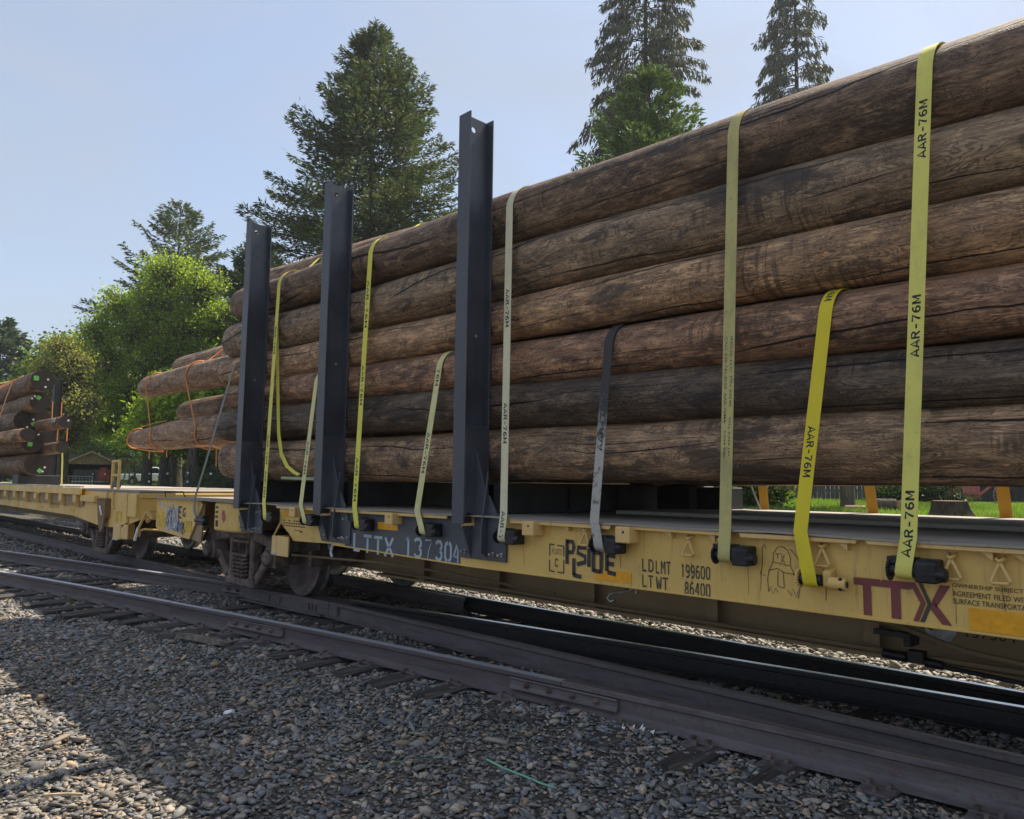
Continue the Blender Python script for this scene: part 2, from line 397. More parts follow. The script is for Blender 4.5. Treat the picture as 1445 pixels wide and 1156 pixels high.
class MB:
    def __init__(s): s.v = []; s.f = []; s.mi = []; s.cur = 0
    def add(s, vs, fs):
        k = len(s.v); s.v.extend([tuple(p) for p in vs])
        s.f.extend([tuple(i + k for i in f) for f in fs]); s.mi.extend([s.cur] * len(fs))
        return s
    def box(s, x0, x1, y0, y1, z0, z1):
        return s.add([(x0, y0, z0), (x1, y0, z0), (x1, y1, z0), (x0, y1, z0), (x0, y0, z1), (x1, y0, z1), (x1, y1, z1), (x0, y1, z1)],
                     [(0, 3, 2, 1), (4, 5, 6, 7), (0, 1, 5, 4), (1, 2, 6, 5), (2, 3, 7, 6), (3, 0, 4, 7)])
    def prism(s, poly, axis, a, b):
        """polygon of 2-D points extruded along an axis: 'x' -> (y,z), 'y' -> (x,z), 'z' -> (x,y)"""
        def P(q, h): return {'x': (h, q[0], q[1]), 'y': (q[0], h, q[1]), 'z': (q[0], q[1], h)}[axis]
        n = len(poly)
        vs = [P(q, a) for q in poly] + [P(q, b) for q in poly]
        fs = [tuple(range(n)), tuple(range(2 * n - 1, n - 1, -1))]
        fs += [(i, i + n, (i + 1) % n + n, (i + 1) % n) for i in range(n)]
        return s.add(vs, fs)
    def tube(s, pts, r, seg=8, caps=True):
        pts = [Vector(p) for p in pts]; n = len(pts); rs = r if hasattr(r, '__len__') else [r] * n
        vs = []; up = None
        for i, p in enumerate(pts):
            d = (pts[min(i + 1, n - 1)] - pts[max(i - 1, 0)]).normalized()
            if up is None:
                up = Vector((0, 0, 1)) if abs(d.z) < .9 else Vector((1, 0, 0))
            a = d.cross(up)
            if a.length < 1e-5: a = d.orthogonal()
            a.normalize(); b = a.cross(d).normalized(); up = b
            for k in range(seg):
                t = 2 * math.pi * k / seg
                vs.append(p + (a * math.cos(t) + b * math.sin(t)) * rs[i])
        fs = [(i * seg + k, i * seg + (k + 1) % seg, (i + 1) * seg + (k + 1) % seg, (i + 1) * seg + k) for i in range(n - 1) for k in range(seg)]
        if caps: fs += [tuple(range(seg - 1, -1, -1)), tuple(range((n - 1) * seg, n * seg))]
        return s.add(vs, fs)
    def cyl(s, p0, p1, r0, r1=None, seg=14):
        return s.tube([p0, p1], [r0, r1 if r1 is not None else r0], seg)
    def disc_profile(s, c, prof, seg=32):
        """lathe round an axis parallel to Y: prof = [(radius, y)]"""
        vs = []; fs = []
        for (r, y) in prof:
            for k in range(seg):
                t = 2 * math.pi * k / seg
                vs.append((c[0] + r * math.cos(t), c[1] + y, c[2] + r * math.sin(t)))
        m = len(prof)
        for i in range(m - 1):
            for k in range(seg):
                fs.append((i * seg + k, i * seg + (k + 1) % seg, (i + 1) * seg + (k + 1) % seg, (i + 1) * seg + k))
        return s.add(vs, fs)
    def ribbon(s, pts, w, wd=(1, 0, 0), th=.004):
        """flat band of width w (along wd) and thickness th following pts"""
        wd = Vector(wd).normalized(); pts = [Vector(p) for p in pts]; n = len(pts); vs = []
        for i, p in enumerate(pts):
            d = (pts[min(i + 1, n - 1)] - pts[max(i - 1, 0)]).normalized()
            nn = wd.cross(d).normalized()
            for (a, b) in ((-1, -1), (1, -1), (1, 1), (-1, 1)):
                vs.append(p + wd * (a * w / 2) + nn * (b * th / 2))
        fs = []
        for i in range(n - 1):
            for k in range(4):
                fs.append((i * 4 + k, i * 4 + (k + 1) % 4, (i + 1) * 4 + (k + 1) % 4, (i + 1) * 4 + k))
        fs += [(3, 2, 1, 0), tuple(range((n - 1) * 4, n * 4))]
        return s.add(vs, fs)
    def build(s, name, mat, parent=None, bevel=0.0, smooth=None, loc=None, label=None, kind=None):
        me = bpy.data.meshes.new(name)
        L = Vector(loc) if loc is not None else Vector((0, 0, 0))
        me.from_pydata([tuple(Vector(p) - L) for p in s.v], [], s.f)
        for m in (mat if isinstance(mat, (list, tuple)) else [mat]): me.materials.append(m)
        me.polygons.foreach_set('material_index', s.mi)
        bm = bmesh.new(); bm.from_mesh(me)
        bmesh.ops.recalc_face_normals(bm, faces=bm.faces)
        if bevel:
            es = [e for e in bm.edges if len(e.link_faces) == 2 and e.calc_face_angle(0) > .6]
            bmesh.ops.bevel(bm, geom=es, offset=bevel, segments=1, affect='EDGES', clamp_overlap=True)
        if smooth is not None:
            for f in bm.faces: f.smooth = True
            for e in bm.edges:
                if len(e.link_faces) == 2 and e.calc_face_angle(0) > smooth: e.smooth = False
        bm.to_mesh(me); bm.free()
        o = bpy.data.objects.new(name, me); COL.objects.link(o); o.location = L
        adopt(o, parent)
        return props(o, label, kind=kind)

def share(o, dx=0, dy=0, dz=0, parent='same', rot=None):
    c = o.copy(); COL.objects.link(c)
    if parent != 'same':
        c.parent = parent
        if parent is not None: c.matrix_parent_inverse = parent_world(parent).inverted()
    c.location = Vector(o.location) + Vector((dx, dy, dz))
    return c

def copy_tree(o, loc, label=None):
    kids = [c for c in list(COL.objects) if c.parent == o]
    r = o.copy(); COL.objects.link(r); r.location = loc
    if label: r['label'] = label
    for k in kids:
        c = k.copy(); COL.objects.link(c); c.parent = r
        for g in [q for q in list(COL.objects) if q.parent == k]:
            d = g.copy(); COL.objects.link(d); d.parent = c
    return r

def np_mesh(name, verts, faces, mat, tint=None, parent=None, smooth=False, label=None, kind=None):
    """verts (N,3), faces (F,k) arrays; tint (F,3) one colour per face"""
    verts = np.asarray(verts, np.float32); faces = np.asarray(faces, np.int32)
    me = bpy.data.meshes.new(name); F, k = faces.shape
    me.vertices.add(len(verts)); me.vertices.foreach_set('co', verts.ravel())
    me.loops.add(F * k); me.loops.foreach_set('vertex_index', faces.ravel())
    me.polygons.add(F); me.polygons.foreach_set('loop_start', np.arange(0, F * k, k, dtype=np.int32))
    me.polygons.foreach_set('loop_total', np.full(F, k, np.int32))
    if smooth: me.polygons.foreach_set('use_smooth', np.ones(F, bool))
    me.update(calc_edges=True)
    if tint is not None:
        a = me.attributes.new('tint', 'FLOAT_COLOR', 'FACE')
        a.data.foreach_set('color', np.hstack([tint, np.ones((F, 1))]).astype(np.float32).ravel())
    me.materials.append(mat)
    o = bpy.data.objects.new(name, me); COL.objects.link(o)
    adopt(o, parent)
    return props(o, label, kind=kind)

# ---- lettering: outlines of the built-in font turned into flat mesh, made once per string
_txt = {}
def text_data(s, bold=0.0):
    if (s, bold) in _txt: return _txt[(s, bold)]
    cu = bpy.data.curves.new('lettering', 'FONT'); cu.body = s; cu.size = 1.0; cu.offset = bold; cu.resolution_u = 3
    cu.fill_mode = 'FRONT'
    ob = bpy.data.objects.new('lettering', cu); COL.objects.link(ob)
    me = bpy.data.meshes.new_from_object(ob.evaluated_get(bpy.context.evaluated_depsgraph_get()))
    vs = np.array([v.co[:2] for v in me.vertices]); fs = [tuple(p.vertices) for p in me.polygons]
    bpy.data.objects.remove(ob); bpy.data.curves.remove(cu); bpy.data.meshes.remove(me)
    vs = vs - vs.min(0); _txt[(s, bold)] = (vs, fs)
    return _txt[(s, bold)]
for q, b in (('IRECO, LLC  P/N 20540', .004), ('CALL 630-741-0155  AAR-76MA', .004), ('WLL 6,666 Lbs', .004),
             ('3,024 Kgs', .004), ('OWNERSHIP SUBJECT TO A', 0), ('AGREEMENT FILED WITH THE', 0), ('SURFACE TRANSPORTATION', 0), ('LTTX', 0), ('137304', 0), ('TTX', 0), ('110', .02)):
    text_data(q, b)

def text_mesh(name, s, bold, fn, h, mat, parent, width=None, kind=None):
    """fn maps (tx, ty), scaled so capitals are h high, to a point in the world"""
    vs, fs = text_data(s, bold)
    k = h / vs[:, 1].max(); kx = k if width is None else width / vs[:, 0].max()
    m = MB(); m.add([fn(x * kx, y * k) for x, y in vs], fs)
    return m.build(name, mat, parent, kind=kind)

GLY = {  # block stencil strokes on a 4 x 6 cell; separate strokes leave the stencil bridges
 'L': [[(.4, 6), (.4, .9)], [(.1, .35), (3.4, .35)]], 'T': [[(0, 5.6), (4, 5.6)], [(2, 4.9), (2, 0)]],
 'X': [[(.2, 6), (1.7, 3.2)], [(2.3, 2.8), (3.9, 0)], [(3.8, 6), (2.2, 3.3)], [(1.8, 2.7), (.1, 0)]],
 '1': [[(1.2, 4.9), (2, 5.8)], [(2.1, 5.9), (2.1, 0)]],
 '3': [[(.3, 5.0), (1.2, 5.7), (2.8, 5.7), (3.6, 4.8), (3.4, 3.8), (2.6, 3.2)], [(2.6, 2.9), (3.5, 2.3), (3.6, 1.2), (2.8, .3), (1.2, .3), (.3, 1.1)]],
 '7': [[(.2, 5.6), (3.7, 5.6)], [(3.6, 5.0), (2.4, 2.6), (1.7, 0)]],
 '0': [[(1.7, 5.7), (.9, 5.4), (.4, 4.4), (.4, 1.6), (.9, .6), (1.7, .3)], [(2.3, .3), (3.1, .6), (3.6, 1.6), (3.6, 4.4), (3.1, 5.4), (2.3, 5.7)]],
 '4': [[(2.5, 5.8), (.3, 1.9), (2.2, 1.9)], [(2.9, 5.9), (2.9, 0)]],
 '9': [[(2.1, 5.7), (.9, 5.4), (.4, 4.5), (.5, 3.3), (1.4, 2.7), (3.0, 2.8)], [(2.5, 5.7), (3.4, 5.0), (3.6, 3.6), (3.4, 1.2), (2.4, .3), (.7, .4)]],
 '6': [[(3.3, 5.6), (1.6, 5.5), (.6, 4.4), (.4, 1.6), (1.0, .5), (1.8, .3)], [(.9, 3.2), (2.4, 3.4), (3.5, 2.7), (3.6, 1.2), (2.9, .4), (2.3, .3)]],
 '8': [[(1.8, 5.7), (.7, 5.1), (.6, 3.9), (1.6, 3.1), (.5, 2.2), (.5, .9), (1.7, .3)], [(2.2, .3), (3.5, .9), (3.5, 2.2), (2.4, 3.1), (3.4, 3.9), (3.3, 5.1), (2.2, 5.7)]],
 'D': [[(.4, 6), (.4, 0)], [(1.0, 5.7), (2.4, 5.6), (3.5, 4.5), (3.5, 1.5), (2.4, .4), (1.0, .3)]],
 'M': [[(.3, 0), (.3, 6)], [(.7, 5.6), (2.0, 2.4), (3.3, 5.6)], [(3.7, 6), (3.7, 0)]],
 'W': [[(.1, 6), (.9, .3)], [(1.1, .3), (2, 4.6), (2.9, .3)], [(3.1, .3), (3.9, 6)]],
 'P': [[(.4, 6), (.4, 0)], [(1.0, 5.7), (2.8, 5.6), (3.6, 4.8), (3.5, 3.6), (2.6, 3.0), (1.0, 2.9)]],
 'A': [[(.2, 0), (1.8, 6)], [(2.2, 6), (3.8, 0)], [(1.3, 1.9), (2.7, 1.9)]],
 'C': [[(3.6, 4.5), (2.8, 5.6), (1.3, 5.6), (.4, 4.4), (.4, 3.2)], [(.4, 2.8), (.4, 1.6), (1.3, .4), (2.8, .4), (3.6, 1.5)]],
 'E': [[(.4, 6), (.4, 0)], [(1.0, 5.6), (3.5, 5.6)], [(1.0, 3.1), (3.0, 3.1)], [(1.0, .4), (3.5, .4)]],
 'G': [[(3.6, 4.5), (2.8, 5.6), (1.3, 5.6), (.4, 4.4), (.4, 1.6), (1.3, .4), (2.8, .4), (3.6, 1.4), (3.6, 2.6), (2.2, 2.6)]],
 'S': [[(3.5, 5.0), (2.6, 5.7), (1.2, 5.7), (.4, 4.8), (.6, 3.7), (2.0, 3.1)], [(2.1, 2.9), (3.4, 2.2), (3.5, 1.1), (2.6, .3), (1.2, .3), (.3, 1.0)]],
 'I': [[(2, 6), (2, 0)]], 'N': [[(.4, 0), (.4, 6)], [(.7, 5.5), (3.3, .5)], [(3.6, 0), (3.6, 6)]],
}
def strokes(m, lines, th, fn):
    for ln in lines:
        pts = [Vector(p) for p in ln]; n = len(pts); vs = []
        for i, p in enumerate(pts):
            d = (pts[min(i + 1, n - 1)] - pts[max(i - 1, 0)]).normalized(); q = Vector((-d.y, d.x)) * th / 2
            vs += [fn(*(p + q)), fn(*(p - q))]
        m.add(vs, [(2 * i, 2 * i + 1, 2 * i + 3, 2 * i + 2) for i in range(n - 1)])
GLB = {'A': [[(.1, 0), (2, 5.9), (3.9, 0)], [(1.0, 1.7), (3.0, 1.7)]],
 'R': [[(.5, 0), (.5, 5.5), (2.6, 5.5), (3.4, 4.9), (3.4, 3.7), (2.6, 3.1), (.5, 3.1)], [(2.2, 3.0), (3.7, 0)]],
 '-': [[(.6, 2.6), (3.0, 2.6)]], '7': [[(.2, 5.4), (3.6, 5.4), (2.2, 2.4), (1.6, 0)]],
 '6': [[(3.3, 5.3), (2.0, 5.5), (.9, 4.6), (.5, 2.9), (.6, 1.4), (1.4, .5), (2.7, .5), (3.4, 1.4), (3.3, 2.6), (2.5, 3.3), (1.4, 3.2), (.7, 2.5)]],
 'M': [[(.4, 0), (.4, 6)], [(.55, 5.6), (2.3, 1.2), (4.05, 5.6)], [(4.2, 0), (4.2, 6)]]}
def bold_print(s, fn, h, L, mat, parent):
    w = {'M': 5.4, '-': 4.2}; tot = sum(w.get(c, 4.9) for c in s) - .9; k = L / tot; ox = 0; m = MB()
    for c in s:
        strokes(m, GLB[c], 1.12, lambda a, b: fn((ox + a) * k, b * h / 6))
        ox += w.get(c, 4.9)
    return m.build('printed_lettering', mat, parent)
def stencil(name, s, x0, x1, z0, z1, y, mat, parent, th=.95, gap=1.1, skew=0.0):
    """block stencil word between x0..x1 and z0..z1 on the plane Y = y"""
    n = len(s); cell = (x1 - x0) / (n * 4 + (n - 1) * gap); kz = (z1 - z0) / 6; m = MB()
    for i, ch in enumerate(s):
        if ch == ' ': continue
        ox = x0 + i * (4 + gap) * cell
        strokes(m, GLY[ch], th, lambda a, b: (ox + a * cell, y, z0 + b * kz + skew * (ox - x0)))
    return m.build(name, mat, parent)

# ================================================================== THE SETTING
def ground_z(x, y):
    x = np.asarray(x, float); y = np.asarray(y, float)
    z = np.interp(y, [-400, 0, 2.2, 3.2, 4.0, 7.7, 8.6, 9.6, 11.2, 16, 24, 40, 900],
                     [-.30, -.30, -.27, -.235, -.20, -.20, -.32, .15, .68, .80, .92, 1.0, 1.0])
    z = z + .018 * np.sin(x * 1.3 + y * .7) * np.cos(y * 1.9 - x * .4) + .010 * np.sin(x * 3.7 - 1.2 * y)
    return z

def grid(name, xs, ys, mat, dz=0.0):
    X, Y = np.meshgrid(xs, ys); Z = ground_z(X, Y) + dz
    v = np.stack([X.ravel(), Y.ravel(), Z.ravel()], 1); nx = len(xs); ny = len(ys)
    i, j = np.meshgrid(np.arange(nx - 1), np.arange(ny - 1)); a = (j * nx + i).ravel()
    f = np.stack([a, a + 1, a + nx + 1, a + nx], 1)
    return np_mesh(name, v, f, mat, smooth=True, kind='structure')
xs = np.concatenate([np.linspace(-900, -40, 30), np.linspace(-38, 14, 160), np.linspace(20, 600, 20)])
grid('ballast_ground', xs, np.concatenate([np.linspace(-400, -8, 14), np.linspace(-6, 8.8, 100)]), M['ballast'])
grid('lawn_ground', xs, np.concatenate([np.linspace(8.8, 20, 40), np.linspace(21, 60, 40), np.linspace(70, 1200, 24)]), M['lawn'])

# ---- tracks: a straight main track (Y 4.79 and 6.30) and the siding that curves away to the left
Y3, Y1 = 4.79, 6.30
px = np.array([3, -1, -3, -4.4, -6.1, -7.5, -9.2, -10.9, -13.1, -17.7]); py4 = np.array([4.64, 4.36, 4.20, 4.08, 3.87, 3.68, 3.41, 3.06, 2.56, 1.75])
qx = np.array([3, -1.3, -3.8, -5.8, -8.2, -10.1, -13.3, -17.7]); qy = np.array([6.12, 5.85, 5.60, 5.36, 4.99, 4.63, 4.06, 3.25])
c4 = np.polyfit(px, py4, 3); c2 = np.polyfit(qx, qy, 3)
def siding(c, x):
    x = np.asarray(x, float); xc = np.clip(x, -17.7, 3)
    return np.polyval(c, xc) + np.polyval(np.polyder(c), xc) * (x - xc)
r4 = lambda x: siding(c4, x)
r2 = lambda x: siding(c2, x)

RAILP = [(-.075, -.178), (.075, -.178), (.075, -.168), (.022, -.150), (.010, -.135), (.009, -.050), (.036, -.036), (.037, -.008),
         (.028, -.001), (0, 0), (-.028, -.001), (-.037, -.008), (-.036, -.036), (-.009, -.050), (-.010, -.135), (-.022, -.150), (-.075, -.168)]
track = thing('railway_track', kind='structure')
def rail(xs, yf, mat, dz=0.0, label=None):
    m = MB(); n = len(RAILP); vs = []
    for x in xs:
        y = float(yf(x)); vs += [(x, y + a, b + dz) for a, b in RAILP]
    fs = [(i * n + k, i * n + (k + 1) % n, (i + 1) * n + (k + 1) % n, (i + 1) * n + k) for i in range(len(xs) - 1) for k in range(n)]
    fs += [tuple(range(n)), tuple(range(len(vs) - 1, len(vs) - n - 1, -1))]
    m.add(vs, fs)
    return m.build('rail', mat, track, smooth=.6, label=label)
rail(np.linspace(10, -160, 60), lambda x: Y1, M['rail_main'], label='far rail of the main track with a bright polished top')
rail(np.linspace(10, -8.0, 40), lambda x: Y3, M['rail_brown'], label='rusty near rail of the main track')
rail(np.linspace(-9.4, -160, 40), lambda x: Y3, M['rail_brown'], label='rusty near rail of the main track under the far flatcar')
jx = -3.72
rail(np.linspace(8, jx + .003, 40), r4, M['rail_brown'], label='rusty near rail of the curving siding')
rail(np.linspace(jx - .003, -9.04, 40), r4, M['rail_shine'], -.002, label='near rail of the siding between its two joints')
rail(np.linspace(-9.046, -60, 60), r4, M['rail_shine'], label='near rail of the siding curving away left')
rail(np.linspace(8, -7.9, 50), r2, M['rail_main'], label='far rail of the siding with a thin bright line')
rail(np.linspace(-10.0, -60, 60), r2, M['rail_shine'], -.001, label='far rail of the siding with a bright polished top')
# joint bars with bolts
for cx, yf in ((jx, r4), (-7.45, r4), (-9.95, r2)):
    m = MB(); vs = []; prof = [(-.012, -.132), (-.050, -.128), (-.044, -.105), (-.034, -.098), (-.034, -.066), (-.046, -.058), (-.046, -.044), (-.012, -.05)]
    L = np.linspace(cx - .46, cx + .46, 5)
    n = len(prof)
    for x in L: vs += [(x, float(yf(x)) + a, b) for a, b in prof]
    fs = [(i * n + k, i * n + (k + 1) % n, (i + 1) * n + (k + 1) % n, (i + 1) * n + k) for i in range(4) for k in range(n)] + [tuple(range(n)), tuple(range(4 * n, 5 * n))]
    m.add(vs, fs)
    jb = m.build('joint_bar', M['rail_brown'], track, bevel=.003)
    for k in range(4):
        x = cx - .30 + .2 * k; y = float(yf(x)) - .034
        b = MB(); b.cyl((x, y, -.083), (x, y - .034, -.083), .021, .019, 6); b.cyl((x, y - .034, -.083), (x, y - .046, -.083), .011, .010, 8)
        b.build('bolt', M['truck'], jb)
# the frog where the siding's far rail crosses the main track's near rail
def yband(x, a, b, x0, x1): return a + (b - a) * (x - x0) / (x1 - x0)
m = MB()
fx = np.linspace(-10.0, -7.75, 16); top = []; 
poly = [(x, float(min(r2(x), Y3)) - .045) for x in fx] + [(x, float(max(r2(x), Y3)) + .045) for x in fx[::-1]]
m.prism(poly, 'z', -.165, -.006)
frog = m.build('frog_casting', M['rail_brown'], track, bevel=.006)
m = MB()   # heavy wing along the near side, with its bolted end
poly = [(-9.75, 4.575), (-8.05, 4.70), (-7.92, 4.735), (-7.92, 4.775), (-8.05, 4.752), (-9.75, 4.625)]
m.prism(poly, 'z', -.172, .004)
m.prism([(-9.80, 4.52), (-7.98, 4.66), (-7.98, 4.72), (-9.80, 4.58)], 'z', -.176, -.15)
wing = m.build('wing_rail', M['rail_brown'], frog, bevel=.006)
for k in range(5):
    x = -8.12 - .075 * k if k < 3 else -8.9 - .25 * (k - 3); y = yband(x, 4.575, 4.70, -9.75, -8.05)
    b = MB(); b.box(x - .012, x + .012, y - .02, y + .01, -.125, -.05); b.build('bolt_head', M['truck'], wing, bevel=.004)
# guard rail inside the far rail
gx = np.linspace(-7.2, -10.2, 12)
rail(gx, lambda x: Y1 - .11 - .02 * max(0, abs(x + 8.7) - 1.1), M['rail_brown'], -.004, label='short guard rail beside the far rail')

# ---- ties: long switch timbers under both tracks, tie plates and spikes on the near side
tie_pts = []
tie_mesh = []
for v in range(4):
    m = MB(); n = 14
    rr = random.Random(v)
    vs = []
    for i in range(n):
        u = i / (n - 1); j = [rr.uniform(-.008, .008) for _ in range(6)]
        e = .012 if i in (0, n - 1) else 0
        vs += [(-.115 + j[0] + e, u, -.08), (.115 + j[1] - e, u, -.08), (.112 + j[2] - e, u, .072 + j[3] - e), (.03 + j[4], u, .085 - e + j[5]), (-.06 + j[2], u, .083 - e + j[4]), (-.112 + j[0] + e, u, .070 + j[1] - e)]
    fs = [(i * 6 + k, i * 6 + (k + 1) % 6, (i + 1) * 6 + (k + 1) % 6, (i + 1) * 6 + k) for i in range(n - 1) for k in range(6)] + [tuple(range(6)), tuple(range(6 * n - 6, 6 * n))]
    m.add(vs, fs); tie_mesh.append(m)
def tie(x, y0, y1, ang, v):
    dzt = random.uniform(-.022, .004); m = MB(); ca, sa = math.cos(ang), math.sin(ang); L = y1 - y0
    m.add([(x + p[0] * ca + (y0 + p[1] * L - 4.8) * sa, y0 + p[1] * L * ca, p[2] - .255 + dzt) for p in tie_mesh[v].v], tie_mesh[v].f)
    return m.build('tie', M['tie'], track, smooth=.5, loc=(x, y0, -.25))
plate_m = MB(); plate_m.box(-.09, .09, -.20, .14, -.006, .006)
plate_m.box(-.09, .09, -.115, -.085, .006, .016)
spike_m = MB()
for sx, sy in ((-.055, -.098), (.05, -.10), (.0, -.16)):
    spike_m.box(sx - .010, sx + .010, sy - .014, sy + .014, .004, .030); spike_m.box(sx - .013, sx + .013, sy - .012, sy + .022, .028, .036)
x = .35; k = 0; first_plate = None
while x > -24:
    a = random.uniform(-.02, .02) - .045
    e = float(r4(x)) - .46 + random.uniform(-.16, .14)
    y1 = 7.05 if x > -13.5 else float(r2(x)) + .5
    tie(x, e, y1, a, k % 4); tie_pts.append((x, e, y1))
    if x > -12.5:
        for yf, sgn in ((float(r4(x)), 1),):
            if first_plate is None:
                first_plate = plate_m.build('tie_plate', M['rail_brown'], track, bevel=.002, loc=(0, 0, 0))
                spk = spike_m.build('spike', M['truck'], first_plate)
                first_plate.location = (x, yf, -.180)
            else:
                c = first_plate.copy(); COL.objects.link(c); c.location = (x + random.uniform(-.02, .02), yf, -.180); c.rotation_euler = (0, 0, random.uniform(-.05, .05))
                d = spk.copy(); COL.objects.link(d); d.parent = c
    x -= random.uniform(.47, .56); k += 1
x = -13.8
while x > -40:
    m_t = tie(x, 4.1, 7.0, 0, k % 4); tie_pts.append((x, 4.1, 7.0)); x -= .54; k += 1

# ---- loose ballast: every stone is geometry (one mesh, too many to count)
def ico(sub):
    bm = bmesh.new(); bmesh.ops.create_icosphere(bm, subdivisions=sub, radius=1)
    v = np.array([q.co[:] for q in bm.verts]); f = np.array([[q.index for q in p.verts] for p in bm.faces]); bm.free()
    return v, f
ICO1, ICO2 = ico(1), ico(2)
def stones(name, P, size, base, seedno, pal, flat=(.25, .60), label=None, parent=None):
    g = np.random.RandomState(seedno); bv, bf = base; n = len(P); nv = len(bv)
    variants = []
    for k in range(14):       # broken, water-worn shapes: squash along random planes
        v = bv.copy(); h = np.random.RandomState(100 + k)
        for _ in range(7):
            d = h.normal(size=3); d /= np.linalg.norm(d); t = h.uniform(.30, .72)
            s = v @ d; v = v - np.outer(np.maximum(s - t, 0) * .92, d)
        v *= 1 + h.normal(size=(nv, 1)) * .05
        variants.append(v)
    V = np.array(variants)[g.randint(0, 14, n)]
    sc = np.stack([g.uniform(.85, 1.75, n), g.uniform(.6, 1.05, n), g.uniform(flat[0], flat[1], n)], 1) * size[:, None]
    V = V * sc[:, None, :]
    az = g.uniform(0, 2 * np.pi, n); tx = g.normal(0, .26, n); ty = g.normal(0, .26, n)
    def rot(a, ax):
        c, s_ = np.cos(a), np.sin(a); o = np.zeros((n, 3, 3)); i, j = [(1, 2), (2, 0), (0, 1)][ax]
        o[:, ax, ax] = 1; o[:, i, i] = c; o[:, j, j] = c; o[:, i, j] = -s_; o[:, j, i] = s_
        return o
    Rm = rot(az, 2) @ rot(tx, 0) @ rot(ty, 1)
    V = np.einsum('nij,nvj->nvi', Rm, V) + P[:, None, :]
    Fc = bf[None] + (np.arange(n) * nv)[:, None, None]
    c = pal[g.randint(0, len(pal), n)] * g.uniform(.7, 1.3, (n, 1))
    tint = np.repeat(c, len(bf), 0)
    return np_mesh(name, V.reshape(-1, 3), Fc.reshape(-1, 3), M['stone'], tint, smooth=False, kind='stuff', label=label, parent=parent)
PAL = np.array([(.105, .10, .097), (.085, .088, .095), (.13, .118, .103), (.065, .066, .070), (.15, .13, .105), (.095, .098, .092), (.075, .08, .090),
                (.18, .155, .125), (.115, .10, .088), (.055, .055, .058), (.10, .085, .07), (.085, .092, .098), (.135, .13, .125), (.20, .14, .095)]) * np.array([2.40, 2.36, 2.32])
def scatter(n, x0, x1, y0, y1, keep=None):
    p = np.stack([rng.uniform(x0, x1, n), rng.uniform(y0, y1, n)], 1)
    return p[keep(p)] if keep is not None else p
def in_view(p, lo, hi, m=.14):
    d = p @ np.array([-.715, .692]); s = p @ np.array([.696, .718])
    return (d > lo) & (d <= hi) & (np.abs(s) < d * (.675 + m) + .2)
TP = np.array(tie_pts)
def clear_of_track(p, frac=.85):
    ok = np.ones(len(p), bool)
    for yf in (lambda x: np.full(len(x), Y3), lambda x: np.full(len(x), Y1), r4, r2):
        ok &= np.abs(p[:, 1] - yf(p[:, 0])) > .085
    near = np.abs(p[:, 0][:, None] - TP[:, 0][None]) < .12
    on = (near & (p[:, 1][:, None] > TP[:, 1][None]) & (p[:, 1][:, None] < TP[:, 2][None])).any(1)
    fr = np.where(p[:, 0] > -5.2, .06, frac); fr = np.where((p[:, 1] < r4(p[:, 0]) - .30) & (frac < .99), .35, fr)
    fr = np.where((p[:, 1] > r4(p[:, 0])) & (frac < .99), .40, fr)
    ok &= ~(on & (rng.rand(len(p)) < fr))
    ok &= ~((p[:, 0] < -7.8) & (p[:, 0] > -10) & (p[:, 1] > 4.55) & (p[:, 1] < 4.95))
    return ok
def size_for(n, med, sig=.33, hi=.075): return np.clip(med * np.exp(rng.normal(0, sig, n)), med * .45, hi)
p = scatter(95000, -8.5, 1.6, .2, 8.2, lambda p: in_view(p, 2.2, 6.6)); p = p[clear_of_track(p)]
sz = size_for(len(p), .0165, .40)
z = ground_z(p[:, 0], p[:, 1]) + sz * rng.uniform(-.1, .55, len(p)) + .006
stones('gravel', np.column_stack([p, z]), sz, ICO2 if False else ICO1, 11, PAL, label='loose dark grey gravel covering the ground in front of the rails')
p = scatter(3000, -7.5, 1.2, .2, 6.2, lambda p: in_view(p, 2.2, 6.6)); p = p[clear_of_track(p, 1.0)]
sz = size_for(len(p), .025, .28, .055); z = ground_z(p[:, 0], p[:, 1]) + sz * .30
stones('gravel', np.column_stack([p, z]), sz, ICO2, 12, PAL, (.24, .5), label='larger flat pebbles lying among the gravel')
p = scatter(110000, -16, -1, .2, 8.5, lambda p: in_view(p, 6.6, 12.5, .08)); p = p[clear_of_track(p)]
sz = size_for(len(p), .022); z = ground_z(p[:, 0], p[:, 1]) + sz * rng.uniform(-.1, .5, len(p))
p3 = np.column_stack([p, z]); stones('gravel', p3, sz, ICO1, 13, PAL, label='grey gravel around the siding rails')
p = scatter(60000, -34, -6, 1, 8.8, lambda p: in_view(p, 12.5, 30, .04)); p = p[clear_of_track(p)]
sz = size_for(len(p), .045); z = ground_z(p[:, 0], p[:, 1]) + sz * rng.uniform(-.1, .4, len(p))
stones('gravel', np.column_stack([p, z]), sz, ICO1, 14, PAL, label='gravel far along the tracks')
PALW = np.array([(.36, .33, .28), (.42, .38, .32), (.30, .28, .24), (.47, .43, .36), (.25, .23, .20)])
p = scatter(15000, -11, 1, 6.42, 8.5, lambda p: in_view(p, 3, 16, .1))
sz = size_for(len(p), .026); z = ground_z(p[:, 0], p[:, 1]) + sz * rng.uniform(0, .8, len(p)) + .05 * np.exp(-((p[:, 1] - 7.3) / .5) ** 2)
stones('gravel', np.column_stack([p, z]), sz, ICO1, 15, PALW, (.5, .8), label='pale sunlit ballast beyond the far rail')

